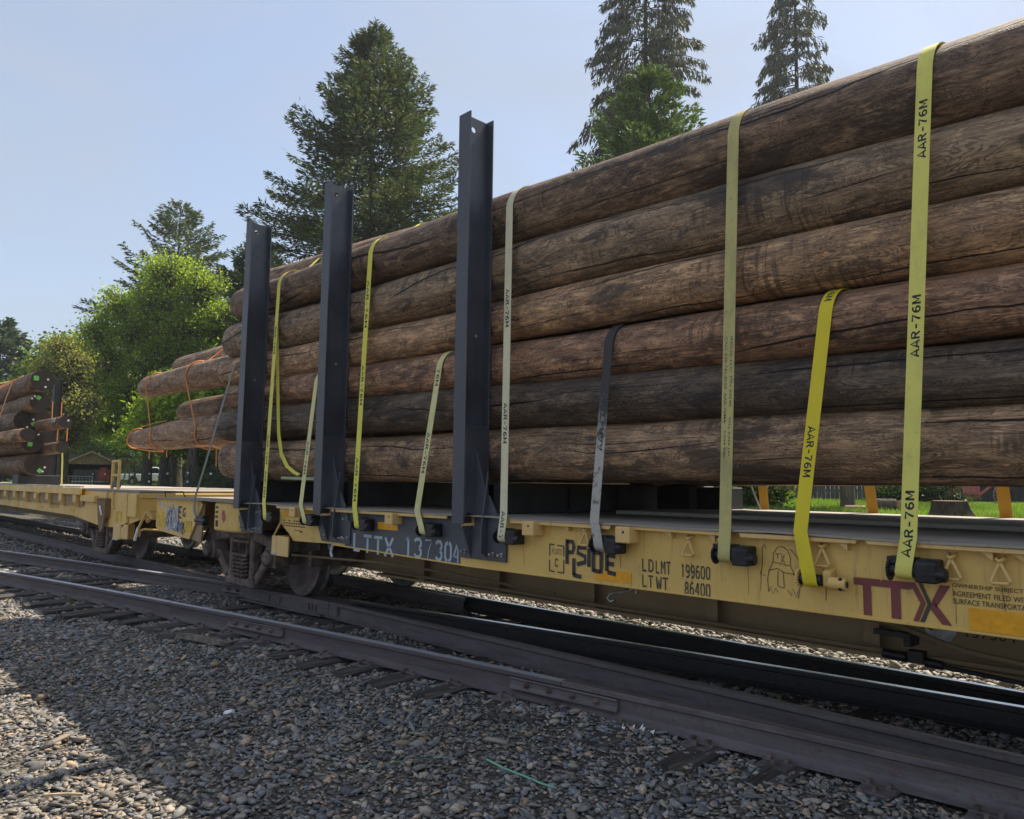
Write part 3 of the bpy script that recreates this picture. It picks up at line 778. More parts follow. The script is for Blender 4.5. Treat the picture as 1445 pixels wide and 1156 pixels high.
# ---- small things lying on the gravel
m = MB(); rs = [(-3.80, 2.49), (-3.72, 2.60), (-3.68, 2.74), (-3.60, 2.86), (-3.53, 2.96)]
m.ribbon([(a, b, float(ground_z(a, b)) + .032 + .006 * (i % 2)) for i, (a, b) in enumerate(rs)], .013, (.6, -.6, .5), .002)
props(m.build('plastic_band', STRAP['green']), 'left piece of thin green plastic band lying on the gravel', 'plastic band', 'green bands dropped on the gravel')
m = MB(); rs = [(-3.36, 3.08), (-3.22, 3.08), (-3.08, 3.10), (-2.95, 3.11), (-2.86, 3.13)]
m.ribbon([(a, b, float(ground_z(a, b)) + .042 - .004 * i) for i, (a, b) in enumerate(rs)], .013, (.6, .6, .5), .002)
props(m.build('plastic_band', STRAP['green']), 'right piece of thin green plastic band ending at a tan stone', 'plastic band', 'green bands dropped on the gravel')
def scrap(x, y, L, w, h, ang, mat, name, label, cat, dz=.02):
    ca, sa = math.cos(ang), math.sin(ang); m = MB(); n = 6; vs = []
    rr = random.Random(int(abs(x * 100)))
    for i in range(n):
        u = (i / (n - 1) - .5) * L; k = (1 - .35 * abs(u / L * 2) ** 3)
        for a, b in ((-1, 0), (1, 0), (.8, 1), (-.7, 1)):
            q = a * w / 2 * k + rr.uniform(-.1, .1) * w
            vs.append((x + u * ca - q * sa, y + u * sa + q * ca, float(ground_z(x, y)) + dz + b * h * k + rr.uniform(0, .15) * h))
    fs = [(i * 4 + k, i * 4 + (k + 1) % 4, (i + 1) * 4 + (k + 1) % 4, (i + 1) * 4 + k) for i in range(n - 1) for k in range(4)] + [(0, 1, 2, 3), tuple(range(4 * n - 4, 4 * n))]
    return props(m.add(vs, fs).build(name, mat), label, cat)
M['scrap_wood'] = plain('grey_scrap_wood', (.15, .125, .10), .85, 0, .4, 12, .4, 60)
M['pale_stick'] = plain('pale_stick', (.42, .33, .22), .8, 0, .3, 20)
scrap(-10.95, 3.22, .55, .16, .10, 1.2, M['scrap_wood'], 'wood_block', 'grey broken wood block lying against the siding rail', 'wood block', .01)
scrap(-3.75, 3.65, .34, .03, .02, .35, M['tie'], 'wood_splinter', 'dark wood splinter on gravel near the rail joint', 'splinter', .03)
scrap(-4.55, 1.20, .20, .018, .012, .9, M['pale_stick'], 'stick', 'pale dry stick on the sunlit gravel', 'stick', .035)
scrap(-7.6, 3.15, .75, .10, .05, .25, M['scrap_wood'], 'wood_strip', 'long grey wood strip lying beside the tie ends', 'wood strip', .03)
m = MB()
for k in range(7):
    x, y = -3.13 + .028 * k - .05 * (k % 2), 4.02 + .014 * k
    m.add([(x, y, -.195), (x + .04, y - .012, -.19), (x + .034, y + .022, -.155 + .012 * (k % 3)), (x + .002, y + .02, -.17)], [(0, 1, 2, 3)])
props(m.build('crumpled_paper', M['white_paint']), 'crumpled white paper scraps beside the near rail', 'litter')
m = MB(); m.cyl((-5.32, 2.40, -.25), (-5.27, 2.43, -.225), .03, .022, 9)
props(m.build('bottle_cap', M['white_paint'], bevel=.003), 'small white plastic cap lying on dark gravel', 'litter')
# a tuft of dry weeds by the siding rail
vs = []; fs = []
for k in range(140):
    x = -11.3 + rng.normal(0, .16); y = 3.02 + rng.normal(0, .10); h = rng.uniform(.05, .15); a = rng.uniform(0, 6.28); z = float(ground_z(x, y))
    dx, dy = .01 * math.cos(a), .01 * math.sin(a); b = len(vs)
    vs += [(x - dx, y - dy, z), (x + dx, y + dy, z), (x + rng.normal(0, .05), y + rng.normal(0, .05), z + h)]; fs.append((b, b + 1, b + 2))
props(np_mesh('weed_tuft', vs, fs, M['grass'], np.tile(np.array([[.20, .20, .06]]), (140, 1)) * rng.uniform(.7, 1.3, (140, 1))), 'small yellow green weed tuft beside the siding rail', 'weed', kind='stuff')

# ================================================================== THE LOG FLATCAR (near car)
carB = thing('log_flatcar', 'faded yellow flatcar with black side posts carrying the big near stack of poles', 'flatcar', (-5, 5.545, 0))
YF = 4.15           # side sill face
X1 = 13.4
# deck: plate sheets, slightly wavy at the near edge, with a raised strip on the far half
m = MB(); n = 70; vs = []
for i in range(n):
    x = -9.85 + (X1 + 9.85) * i / (n - 1); w = .010 * math.sin(i * 1.7) + .006 * math.sin(i * .61)
    vs += [(x, 4.075 + .5 * abs(w), 1.125 + w * .5), (x, 4.30, 1.130 + w * .2), (x, 7.01, 1.130), (x, 7.01, 1.112), (x, 4.30, 1.116), (x, 4.075 + .5 * abs(w), 1.113 + w * .5)]
fs = [(i * 6 + k, i * 6 + (k + 1) % 6, (i + 1) * 6 + (k + 1) % 6, (i + 1) * 6 + k) for i in range(n - 1) for k in range(6)] + [tuple(range(6)), tuple(range(6 * n - 6, 6 * n))]
m.add(vs, fs); m.build('deck', M['deck'], carB)
m = MB(); m.box(-4.2, X1, 5.35, 6.96, 1.132, 1.165); m.build('deck_strip', M['deck_planks'], carB, bevel=.006)
m = MB(); m.box(-11.93, -9.87, 4.09, 7.0, 1.118, 1.130); m.build('end_platform', M['deck'], carB)
# edge angle under the deck, split into lengths with bent lips
for a, b in ((-8.02, -7.15), (-6.85, -4.99), (-4.24, -3.25), (-3.18, -2.36), (-2.3, -1.62), (-1.58, -.7), (-.66, .6), (.7, X1)):
    m = MB(); m.prism([(a, 1.111), (b, 1.111), (b - .01, 1.085 + random.uniform(-.006, .006)), (a + .01, 1.088 + random.uniform(-.006, .006))], 'y', 4.085, 4.098)
    m.build('deck_edge_lip', M['yellow_part'], carB, bevel=.003)
# near side sill (bottom edge rises to the left) and its bottom flange
sill = [(-8.05, 1.110), (X1, 1.110), (X1, .695), (-4.8, .715), (-6.9, .755), (-7.72, .735), (-7.80, .80), (-8.05, .93)]
m = MB(); m.prism(sill, 'y', YF, YF + .014); side = m.build('side_sill', M['yellow'], carB)
m = MB(); m.prism([(X1, .695), (-4.8, .715), (-6.9, .755), (-6.9, .742), (-4.8, .702), (X1, .682)], 'y', YF - .010, YF + .10); m.build('sill_flange', M['yellow'], carB, bevel=.003)
m = MB(); m.box(-11.9, X1, 6.93, 6.944, .70, 1.11); m.build('side_sill', M['yellow_dirty'], carB, label='far side sill, mostly hidden')
# centre sill with stiffeners, cross bearers, brake pipe and rods
m = MB(); m.box(-11.7, X1, 5.28, 5.30, .33, 1.10); m.box(-11.7, X1, 5.78, 5.80, .33, 1.10); m.build('centre_sill_web', M['brown_sill'], carB)
m = MB(); m.box(-7.6, X1, 5.17, 5.91, .300, .328); m.build('centre_sill_flange', M['brown_sill'], carB, bevel=.004)
for x in (-6.75, -5.55, -4.35, -3.15, -1.98, -.9, .3):
    m = MB(); m.box(x - .008, x + .008, 5.19, 5.278, .33, 1.08); m.box(x - .05, x + .05, 5.178, 5.188, .33, 1.08); m.build('stiffener', M['brown_sill'], carB)
for x in (-6.2, -4.0, -1.65, .8):
    m = MB(); m.prism([(4.17, 1.09), (5.27, 1.09), (5.27, .50), (4.35, .86), (4.17, .86)], 'x', x - .006, x + .006); m.build('cross_bearer', M['brown_sill'], carB)
m = MB(); m.tube([(-7.6, 5.02, .395), (-4, 5.02, .385), (-1.2, 5.02, .38), (X1, 5.02, .38)], .017, 8); m.build('brake_pipe', M['pipe'], carB, smooth=.6)
m = MB(); m.tube([(-1.95, 4.85, .60), (-1.72, 4.85, .58), (-1.45, 4.85, .505), (-1.32, 4.85, .478), (-1.0, 4.85, .452), (.4, 4.85, .40)], .017, 8); m.build('bent_air_pipe', M['pipe'], carB, smooth=.6)
m = MB(); m.cyl((-1.84, 4.98, .375), (-1.70, 4.98, .37), .028, .028, 10); m.box(-1.69, -1.60, 4.95, 5.02, .35, .42); m.cyl((-1.60, 4.98, .36), (-1.50, 4.98, .355), .03, .024, 10)
m.cyl((-1.50, 4.98, .35), (-.9, 4.98, .32), .014, .014, 8); m.build('brake_rod_clevis', M['winch'], carB, bevel=.003)
m = MB(); m.cyl((-1.02, 5.0, .33), (-.3, 5.0, .33), .075, .075, 18); m.build('brake_cylinder', M['winch'], carB, bevel=.006)
m = MB(); m.box(-1.92, -1.72, 5.05, 5.11, .47, .50); m.box(-1.74, -1.70, 5.04, 5.20, .42, .50); m.build('rod_guide', M['winch'], carB)
m = MB(); m.tube([(-3.62, 4.80, .70), (-3.62, 4.80, .575)], .010, 8); m.tube([(-3.57, 4.80, .69), (-3.57, 4.80, .56)], .010, 8)
m.tube([(-3.62, 4.80, .58), (-3.70, 4.79, .555), (-3.80, 4.78, .535), (-3.83, 4.78, .50), (-3.80, 4.78, .475), (-3.76, 4.78, .49)], .011, 8)
m.build('release_handle', M['galv'], carB, smooth=.7)
m = MB(); vs = [(-1.60 + .09 * math.cos(t) * (1 if math.sin(t) > -.2 else .8), 5.274, .50 + .085 * math.sin(t)) for t in np.linspace(0, 2 * math.pi, 15)[:-1]]
m.add(vs, [tuple(range(14))]); m.build('white_paint_patch', M['graf_white'], carB)
text_mesh('sill_lettering', 'LTTX', 0, lambda a, b: (-1.95 + a, 5.2765, .50 + b), .085, M['pipe'], carB, .27)
text_mesh('sill_lettering', '137304', 0, lambda a, b: (-1.46 + a, 5.2765, .49 + b), .06, M['ink'], carB, .26)

# stake pockets
for x in (-7.55, -5.76, -3.985, -3.11, 1.2, 3.0):
    m = MB(); m.box(x - .060, x + .060, 4.028, YF - .002, 1.003, 1.109); pk = m.build('stake_pocket', M['yellow_part'], carB, bevel=.006)
    h = MB(); h.cyl((x + .01, 4.0262, 1.075), (x + .01, 4.0275, 1.075), .009, .009, 8); h.build('rivet_hole', M['ink'], pk)
# small bracing gussets below the deck lip
for x in (-3.70, -3.42, -2.83, -2.52, -1.73, -1.06, -.93, -.5):
    m = MB(); m.prism([(x - .03, 1.108), (x + .05, 1.108), (x + .05, 1.05)], 'y', 4.105, YF - .002); m.build('gusset', M['yellow_part'], carB)
# triangular tie-down links on their lugs
link0 = None
for x, z in ((-3.50, 1.058), (-2.66, 1.05), (-2.44, 1.05), (-1.82, 1.055), (-1.19, 1.045), (-.985, 1.045), (-.55, 1.05), (.2, 1.05)):
    m = MB()
    m.tube([(x, 4.118, z), (x + .020, 4.112, z - .040), (x + .042, 4.105, z - .086), (x + .036, 4.104, z - .096), (x - .030, 4.106, z - .098), (x - .040, 4.107, z - .090), (x - .018, 4.112, z - .040), (x, 4.118, z)], .0085, 8, False)
    lk = m.build('tie_down_link', M['yellow_part'], carB, smooth=.9)
    m = MB(); m.tube([(x - .016, YF - .001, z + .022), (x - .012, 4.112, z + .012), (x, 4.106, z + .004), (x + .012, 4.112, z + .012), (x + .016, YF - .001, z + .022)], .009, 8); m.build('lug', M['yellow_dirty'], lk, smooth=.9)

# ---- strap winches
def gear(m, x, y, z, r, w, teeth=22):
    poly = []
    for k in range(teeth):
        a = 2 * math.pi * k / teeth; b = 2 * math.pi * (k + .75) / teeth
        poly += [(y + r * math.cos(a), z + r * math.sin(a)), (y + r * .84 * math.cos(b), z + r * .84 * math.sin(b))]
    m.prism(poly, 'x', x, x + w)
def winch(xs, z=.975, tan=False):
    """xs = strap centre; the drum axis runs along X"""
    yc = 4.078
    w = thing_part('winch', carB)
    m = MB(); gear(m, xs - .078, yc, z, .056, .012); m.build('ratchet_wheel', M['winch'] if not tan else M['yellow_dirty'], w, bevel=.0015)
    m = MB(); m.cyl((xs - .066, yc, z), (xs + .055, yc, z), .030, .030, 16); m.build('drum', M['winch'], w, smooth=.6)
    mm = M['winch'] if not tan else M['yellow_dirty']
    if not tan:
        m = MB(); m.prism([(4.03, z - .05), (4.03, z + .045), (4.055, z + .062), (YF - .002, z + .062), (YF - .002, z - .05)], 'x', xs + .056, xs + .155); m.build('bracket', mm, w, bevel=.007)
        m = MB(); m.prism([(4.06, z + .03), (4.06, z + .066), (YF - .002, z + .066), (YF - .002, z + .03)], 'x', xs - .082, xs + .05); m.build('top_bar', mm, w, bevel=.003)
    else:
        m = MB(); m.prism([(4.07, z - .03), (4.07, z + .05), (YF - .002, z + .07), (YF - .002, z - .05)], 'x', xs + .056, xs + .10); m.build('bracket', mm, w, bevel=.007)
    m = MB(); m.cyl((xs + .10, yc - .015, z - .008), (xs + .19, yc - .015, z - .008), .034, .034, 18)
    hd = m.build('winch_head', mm, w, bevel=.004, smooth=.6)
    m = MB()
    for a in (.6, 2.2, 3.9, 5.3):
        m.cyl((xs + .165, yc - .015 + .0335 * math.cos(a), z - .008 + .0335 * math.sin(a)), (xs + .165, yc - .015 + .0365 * math.cos(a), z - .008 + .0365 * math.sin(a)), .011, .011, 10)
    m.cyl((xs + .189, yc - .015, z - .008), (xs + .192, yc - .015, z - .008), .017, .017, 12)
    m.build('bar_hole', M['ink'], hd)
    return w
def thing_part(name, parent):
    o = bpy.data.objects.new(name, None); COL.objects.link(o); adopt(o, parent); return o

# ---- posts (three near, three far), bunks between them
def post(xc, zt, near=True):
    s = 1 if near else -1; C = 5.545
    Y = lambda y: C + s * (y - C)
    po = thing_part('side_post', carB)
    def pb(m, nm, mat, **k): return m.build(nm, mat, po, **k)
    def bx(m, x0, x1, a, b, z0, z1): m.box(x0, x1, min(Y(a), Y(b)), max(Y(a), Y(b)), z0, z1)
    m = MB(); bx(m, xc - .075, xc + .075, 4.000, 4.014, 1.055, zt); pb(m, 'outer_flange', M['post'], bevel=.003)
    m = MB(); bx(m, xc - .075, xc + .075, 4.256, 4.270, 1.135, zt); pb(m, 'inner_flange', M['post'], bevel=.003)
    # web with a lifting hole near the top (ring of quads round the hole)
    zc = zt - .12; yc = 4.10; hr = .026; m = MB(); zb = 1.06; ztw = zt - .012; vs = []; AN = sorted([2 * math.pi * k / 16 for k in range(16)] + [math.atan2(b_, a_) % (2 * math.pi) for a_ in (-.085, .155) for b_ in (-(zc - (zt - .30)), ztw - zc)]); N = len(AN)
    for a in AN:
        ca, sa = math.cos(a), math.sin(a)
        t = min((.085 if ca < 0 else .155) / max(abs(ca), 1e-6), (zc - (zt - .30) if sa < 0 else ztw - zc) / max(abs(sa), 1e-6))
        for x in (xc - .005, xc + .005):
            vs.append((x, Y(yc + hr * ca), zc + hr * sa)); vs.append((x, Y(yc + t * ca), zc + t * sa))
    fs = []
    for k in range(N):
        a, b = 4 * k, 4 * ((k + 1) % N)
        fs += [(a, a + 1, b + 1, b), (a + 2, b + 2, b + 3, a + 3), (a, b, b + 2, a + 2)]
    m.add(vs, fs)
    bx(m, xc - .005, xc + .005, 4.014, 4.256, zb, zt - .302)
    pb(m, 'web', M['post'])
    # lower doubler with a curved foot, and the wide foot gusset
    arc = [(4.012, 1.10)] + [(4.012 + .20 * math.sin(a), 1.045 + .14 * (1 - math.sin(a)) * .6 + .10 * math.cos(a) * .4) for a in np.linspace(.2, 1.57, 7)] + [(4.258, 1.04), (4.258, 1.86), (4.012, 1.86)]
    m = MB(); m.prism([(Y(a), b) for a, b in arc], 'x', xc + .066, xc + .076); pb(m, 'doubler_plate', M['post'], bevel=.002)
    m = MB(); m.prism([(Y(4.03), 1.04), (Y(4.258), 1.04), (Y(4.258), .80), (Y(YF - .022), .78)], 'x', xc + .02, xc + .032); pb(m, 'foot_web', M['post'])
    m = MB(); m.prism([(xc + .06, 1.70), (xc + .10, 1.56), (xc + .20, 1.30), (xc + .36, 1.27) if False else (xc + .24, 1.28), (xc + .44, .98), (xc + .44, .775), (xc - .10, .775), (xc - .20, .95), (xc - .10, 1.02), (xc + .06, 1.02)], 'y', Y(YF - .022), Y(YF - .002))
    pb(m, 'foot_plate', M['post'], bevel=.003)
    m = MB(); m.prism([(Y(4.06), .84), (Y(4.06), 1.02), (Y(YF - .023), 1.48), (Y(YF - .023), .80)], 'x', xc + .215, xc + .227); pb(m, 'foot_rib', M['post'])
    for dx, z in ((.30, .83), (.40, .83), (.38, 1.02), (-.04, .83)):
        b = MB(); b.cyl((xc + dx, Y(YF - .023), z), (xc + dx, Y(YF - .034), z), .017, .017, 6); b.cyl((xc + dx, Y(YF - .034), z), (xc + dx, Y(YF - .075), z), .009, .009, 8); pb(b, 'bolt', M['bolt'])
    for z in (2.62,):
        b = MB(); b.cyl((xc + .006, Y(4.16), z), (xc + .014, Y(4.16), z), .014, .014, 10); pb(b, 'rivet', M['bolt'])
    return po
for xc, zt in ((-4.755, 4.535), (-6.985, 4.565), (-8.87, 4.60)):
    post(xc, zt); post(xc, zt - .1, False)
    m = MB(); m.box(xc - .15, xc + .15, 4.272, 6.818, 1.372, 1.392); m.box(xc - .15, xc + .15, 4.272, 6.818, 1.137, 1.157)
    m.box(xc - .14, xc - .125, 4.28, 6.81, 1.157, 1.372); m.box(xc + .125, xc + .14, 4.28, 6.81, 1.157, 1.372)
    for y in (4.5, 5.2, 5.9, 6.6): m.box(xc + .1405, xc + .16, y, y + .012, 1.158, 1.371)
    m.build('bunk', M['bunk'], carB)
# right-hand bunk beyond the picture keeps the poles carried
m = MB(); m.box(2.6, 2.95, 4.272, 6.818, 1.137, 1.392); m.box(10.6, 10.95, 4.272, 6.818, 1.137, 1.392); m.build('bunk', M['bunk'], carB, bevel=.01)
m = MB(); m.box(-4.50, -4.12, 6.40, 6.85, 1.137, 1.385); m.box(-4.08, -3.80, 6.45, 6.85, 1.137, 1.375); m.build('chock_box', M['bunk'], carB, bevel=.008)
m = MB(); m.tube([(-3.72, 6.87, 1.39), (-3.63, 6.90, 1.14)], .008, 6); m.build('rod', M['galv'], carB)

# ---- side lettering and plates
m = MB(); m.prism([(-6.66, .750), (-4.88, .720), (-4.88, 1.105), (-6.56, 1.105), (-6.66, 1.02)], 'y', YF - .004, YF - .001); m.build('number_plate', M['plate'], carB)
for k_, ch_ in enumerate('LTTX'): stencil('reporting_mark', ch_, -6.50 + .178 * k_, -6.364 + .178 * k_, .715 - .0039 * k_, .885 - .0039 * k_, YF - .007, M['pale_blue'], carB, 1.0)
stencil('car_number', '13', -5.66, -5.40, .728, .898, YF - .007, M['pale_blue'], carB, 1.0, 1.0, -.02)
stencil('car_number', '7', -5.36, -5.26, .727, .897, YF - .007, M['pale_blue'], carB, .45)
stencil('car_number', '30', -5.21, -4.99, .722, .892, YF - .007, M['pale_blue'], carB, 1.1, 1.2, -.02)
stencil('car_number', '4', -4.97, -4.885, .718, .888, YF - .007, M['pale_blue'], carB, .8)
for x0, x1, z0, z1 in ((-6.09, -5.77, .945, 1.012), (-3.442, -3.125, .733, .803), (-1.13, -.69, .715, .818), (-7.93, -7.55, .99, 1.058)):
    m = MB(); m.box(x0, x1, YF - .0055, YF - .001, z0, z1); m.build('reflector', M['reflector'], carB)
stencil('load_limit', 'LD', -3.035, -2.945, .822, .903, YF - .004, M['stencil'], carB, .9)
stencil('load_limit', 'LMT', -2.928, -2.815, .818, .899, YF - .004, M['stencil'], carB, .9)
stencil('load_limit', '199600', -2.738, -2.530, .812, .893, YF - .004, M['stencil'], carB, 1.0)
stencil('light_weight', 'LT', -3.035, -2.95, .722, .800, YF - .004, M['stencil'], carB, .9)
stencil('light_weight', 'WT', -2.925, -2.835, .718, .797, YF - .004, M['stencil'], carB, .9)
stencil('light_weight', '86400', -2.712, -2.530, .706, .788, YF - .004, M['stencil'], carB, 1.0)
m = MB()
for a in ([(-3.868, .945), (-3.868, .86)], [(-3.868, .83), (-3.868, .752)], [(-3.868, .752), (-3.82, .750)], [(-3.79, .749), (-3.728, .747)], [(-3.728, .747), (-3.728, .84)], [(-3.728, .865), (-3.728, .938)], [(-3.728, .938), (-3.79, .941)], [(-3.82, .943), (-3.868, .945)]):
    strokes(m, [a], .009, lambda p, q: (p, YF - .004, q))
m.build('plate_box', M['stencil'], carB)
stencil('plate_word', 'PLATE', -3.845, -3.748, .875, .915, YF - .004, M['stencil'], carB, .6)
stencil('plate_letter', 'C', -3.815, -3.782, .785, .845, YF - .004, M['stencil'], carB, .9)
# sprayed block-letter tag
m = MB(); T = lambda a, b: (-3.715 + a, YF - .0062, .735 + b)
for ln in ([(.02, .08), (.02, .255)], [(.02, .24), (.075, .24), (.085, .20), (.07, .165), (.03, .165)], [(.20, .205), (.125, .205), (.12, .165), (.19, .145), (.19, .105), (.115, .085)],
           [(.085, .125), (.085, .005)], [(.08, .008), (.155, .0)], [(.225, .075), (.225, .20)], [(.265, .185), (.265, .045)], [(.27, .18), (.33, .18)], [(.335, .185), (.335, .04)], [(.27, .055), (.33, .05)],
           [(.385, .06), (.385, .175)], [(.39, .17), (.455, .165)], [(.39, .115), (.445, .108)], [(.39, .055), (.465, .045)]):
    strokes(m, [ln], .030, T)
m.build('black_graffiti', M['graf_black'], carB)
# line drawing of a hooded figure
m = MB(); D = lambda a, b: (-2.165 + a, YF - .0045, .755 + b)
for ln in ([(.045, .20), (.05, .25), (.075, .285), (.105, .29), (.135, .27), (.15, .23), (.15, .19)], [(.06, .245), (.10, .25), (.10, .225)], [(.075, .245), (.075, .22)], [(.115, .245), (.095, .20)], [(.10, .215), (.12, .20)],
           [(.045, .20), (.02, .15), (.01, .10), (.015, .03)], [(.045, .20), (.15, .185), (.17, .14)], [(.02, .15), (.07, .165), (.11, .145), (.17, .14), (.215, .12)], [(.215, .12), (.23, .17), (.19, .235), (.15, .28)],
           [(.075, .15), (.07, .07)], [(.105, .145), (.11, .06)], [(.07, .07), (.09, .06), (.11, .06)], [(.015, .03), (.03, .06), (.04, .02), (.06, .055), (.07, .03)], [(.13, .05), (.15, .02), (.16, .06), (.18, .015), (.19, .05)],
           [(-.02, .19), (-.02, .27), (-.005, .30), (.005, .27)], [(-.02, .19), (-.03, .12), (0, .12)], [(.17, .14), (.20, .06), (.19, .01)], [(.085, .185), (.09, .183)], [(.118, .182), (.122, .18)]):
    strokes(m, [ln], .0042, D)
m.build('line_doodle', M['doodle'], carB)
# three-letter logo with a chevron
def poly_plate(name, polys, y, mat):
    m = MB()
    for p in polys: m.add([(a, y, b) for a, b in p], [tuple(range(len(p)))])
    return m.build(name, mat, carB)
Lx, Lz, W_, H_ = -1.668, .722, .463, .19
q = lambda a, b: (Lx + a * W_, Lz + b * H_)
poly_plate('logo_letters', [[q(0, 1), q(.29, 1), q(.30, .94), q(.31, 1), q(.60, 1), q(.60, .80), q(0, .80)], [q(.10, .80), q(.19, .80), q(.19, 0), q(.10, 0)], [q(.40, .80), q(.50, .80), q(.50, 0), q(.40, 0)],
           [q(.60, 1), q(.67, 1), q(.765, .5), q(.67, 0), q(.62, 0), q(.715, .5), q(.635, .88), q(.60, .88)] if False else [q(.60, 1), q(.655, 1), q(.755, .49), q(.675, 0), q(.62, 0), q(.70, .48), q(.625, .84), q(.60, .80)],
           [q(1.0, 1), q(.90, 1), q(.815, .58), q(.855, .42)], [q(.855, .42), q(.815, .55), q(.90, 0), q(1.0, 0)] if False else [q(.82, .56), q(.862, .47), q(1.0, 0), q(.905, 0), q(.79, .38)]], YF - .004, M['maroon'])
poly_plate('logo_chevron', [[q(.685, 1), q(.725, 1), q(.815, .48), q(.735, 0), q(.69, 0), q(.77, .48)]], YF - .0045, M['olive_ink'])
for i, (s_, wd) in enumerate((('OWNERSHIP SUBJECT TO A', .375), ('AGREEMENT FILED WITH THE', .39), ('SURFACE TRANSPORTATION', .37))):
    text_mesh('ownership_notice', s_, 0, lambda a, b, i=i: (-1.198 + a, YF - .005, .902 - i * .036 + b), .025, M['ink'], carB, wd)
M['rust_stain'] = plain('rust_run', (.30, .155, .055), .8, 0, .5, 25)
for x in (-3.50, -2.66, -2.28, -2.20, -1.82, -1.19, -.985, -4.14, -3.22):
    m = MB(); z1 = random.uniform(.90, .94); z0 = z1 - random.uniform(.08, .19); w = random.uniform(.0025, .005)
    strokes(m, [[(x + random.uniform(-.01, .01), z1), (x + .004, (z0 + z1) / 2), (x + random.uniform(-.004, .012), z0)]], w, lambda p, q: (p, YF - .0022, q))
    m.build('rust_stain', M['rust_stain'], carB)
# small faded notices near the left end of the sill
for i in range(3):
    m = MB()
    for k in range(9):
        if random.random() < .85: m.box(-7.95 + .055 * k, -7.91 + .055 * k, YF - .003, YF - .001, .945 - .028 * i, .957 - .028 * i)
    m.build('faded_notice', M['stencil'], carB)
m = MB(); strokes(m, [[(-7.70, .855), (-7.52, .845), (-7.56, .86)], [(-7.52, .845), (-7.56, .83)]], .008, lambda a, b: (a, YF - .004, b)); m.build('arrow_mark', M['maroon'], carB)

# ---- left end: tagged end panel, jacking box, step, coupler
m = MB(); m.prism([(-11.90, 1.115), (-10.30, 1.115), (-10.22, 1.06), (-10.62, .585), (-10.80, .59), (-11.82, .65), (-11.90, .70)], 'y', YF, YF + .02); m.build('end_panel', M['yellow'], carB)
m = MB(); m.prism([(-10.55, 1.10), (-10.22, 1.08), (-10.30, .55), (-10.62, .585)], 'y', YF + .03, YF + .05); m.build('end_brace', M['brown_sill'], carB)
m = MB(); m.box(-11.90, -11.88, YF + .02, 6.93, .68, 1.115); m.build('end_sill', M['yellow'], carB)
jb = MB(); prof = [(-9.76, 4.12), (-9.40, 4.11), (-9.15, 4.16), (-9.05, 4.24), (-8.98, 4.40), (-9.76, 4.40)]
jb.prism(prof, 'z', .745, 1.112); jack = jb.build('jacking_box', M['yellow'], carB, bevel=.02)
m = MB(); m.box(-9.70, -9.62, 4.116, 4.119, .80, .88); m.build('slot', M['ink'], jack)
for i in range(3):
    m = MB(); m.box(-9.72, -9.62, 4.1165, 4.1185, 1.03 - .06 * i, 1.06 - .06 * i); m.build('worn_notice', M['stencil'], jack)
m = MB(); m.prism([(-9.50, 1.00), (-9.44, 1.02), (-9.40, .97), (-9.38, .90), (-9.44, .86), (-9.50, .90)], 'y', 4.108, 4.110); m.build('sticker', M['red_sticker'], jack)
m = MB(); m.prism([(-9.05, 1.0), (-8.1, .985), (-8.1, .965), (-9.05, .98)], 'y', 4.20, 4.24); m.build('bolster_plate', M['brown_sill'], carB)
m = MB(); m.prism([(4.10, 1.11), (4.25, 1.11), (4.25, .95), (4.18, .93)], 'x', -8.72, -8.60); m.build('bolster_bracket', M['post'], carB, bevel=.004)
m = MB(); m.prism([(-8.12, .775), (-7.99, .775), (-7.99, .58), (-8.12, .58)], 'y', 4.10, 4.115); m.prism([(-7.985, .78), (-7.72, .775), (-7.72, .56), (-7.985, .56)], 'y', 4.09, 4.105); m.box(-7.99, -7.975, 4.085, 4.25, .56, .78)
m.build('step_hanger', M['yellow_part'], carB, bevel=.004)
m = MB(); m.box(-8.10, -8.0, 4.085, 4.10, .565, .60); m.build('step_tread', M['galv'], carB, bevel=.003)
m = MB(); m.tube([(-7.96, 4.12, .93), (-8.10, 4.12, .78)], .012, 6); m.build('sill_brace', M['yellow_part'], carB)
m = MB(); m.tube([(-8.1, 4.35, .545), (-6.3, 4.35, .60), (-5.6, 4.6, .55), (-4.5, 4.9, .45)], .013, 6); m.build('brake_rod', M['pipe'], carB)
m = MB(); m.tube([(-6.95, 4.18, .74), (-6.96, 4.17, .66), (-6.93, 4.17, .62)], .016, 6); m.build('hanging_tag', M['graf_white'], carB)
for x0, x1, z0, z1 in ((-11.86, -11.50, .70, .92), (-10.86, -10.55, .68, .83)):
    m = MB(); m.box(x0, x1, YF - .005, YF - .001, z0, z1); m.build('reflector', plain('amber_paint', (.62, .40, .03), .5), carB)
m = MB(); m.box(-11.72, -11.64, YF - .005, YF - .001, .985, 1.07); m.build('sticker', M['graf_white'], carB)
g = random.Random(5)
for mat, x0, x1, z0, z1, nn in ((M['graf_white'], -11.50, -11.05, .66, 1.02, 11), (M['graf_blue'], -11.46, -11.0, .68, .98, 12), (M['graf_blue'], -11.1, -10.78, .66, .80, 9)):
    m = MB()
    for k in range(nn):
        a = x0 + (x1 - x0) * k / nn; ln = [(a + g.uniform(-.02, .05), z0 + (z1 - z0) * t + g.uniform(-.03, .03)) for t in (0, .2, .42, .65, .85, 1)]
        strokes(m, [ln], .022, lambda p, q: (p, YF - .006 + .001 * (mat is M['graf_blue']), q))
    m.build('graffiti_scribble', mat, carB)
m = MB()
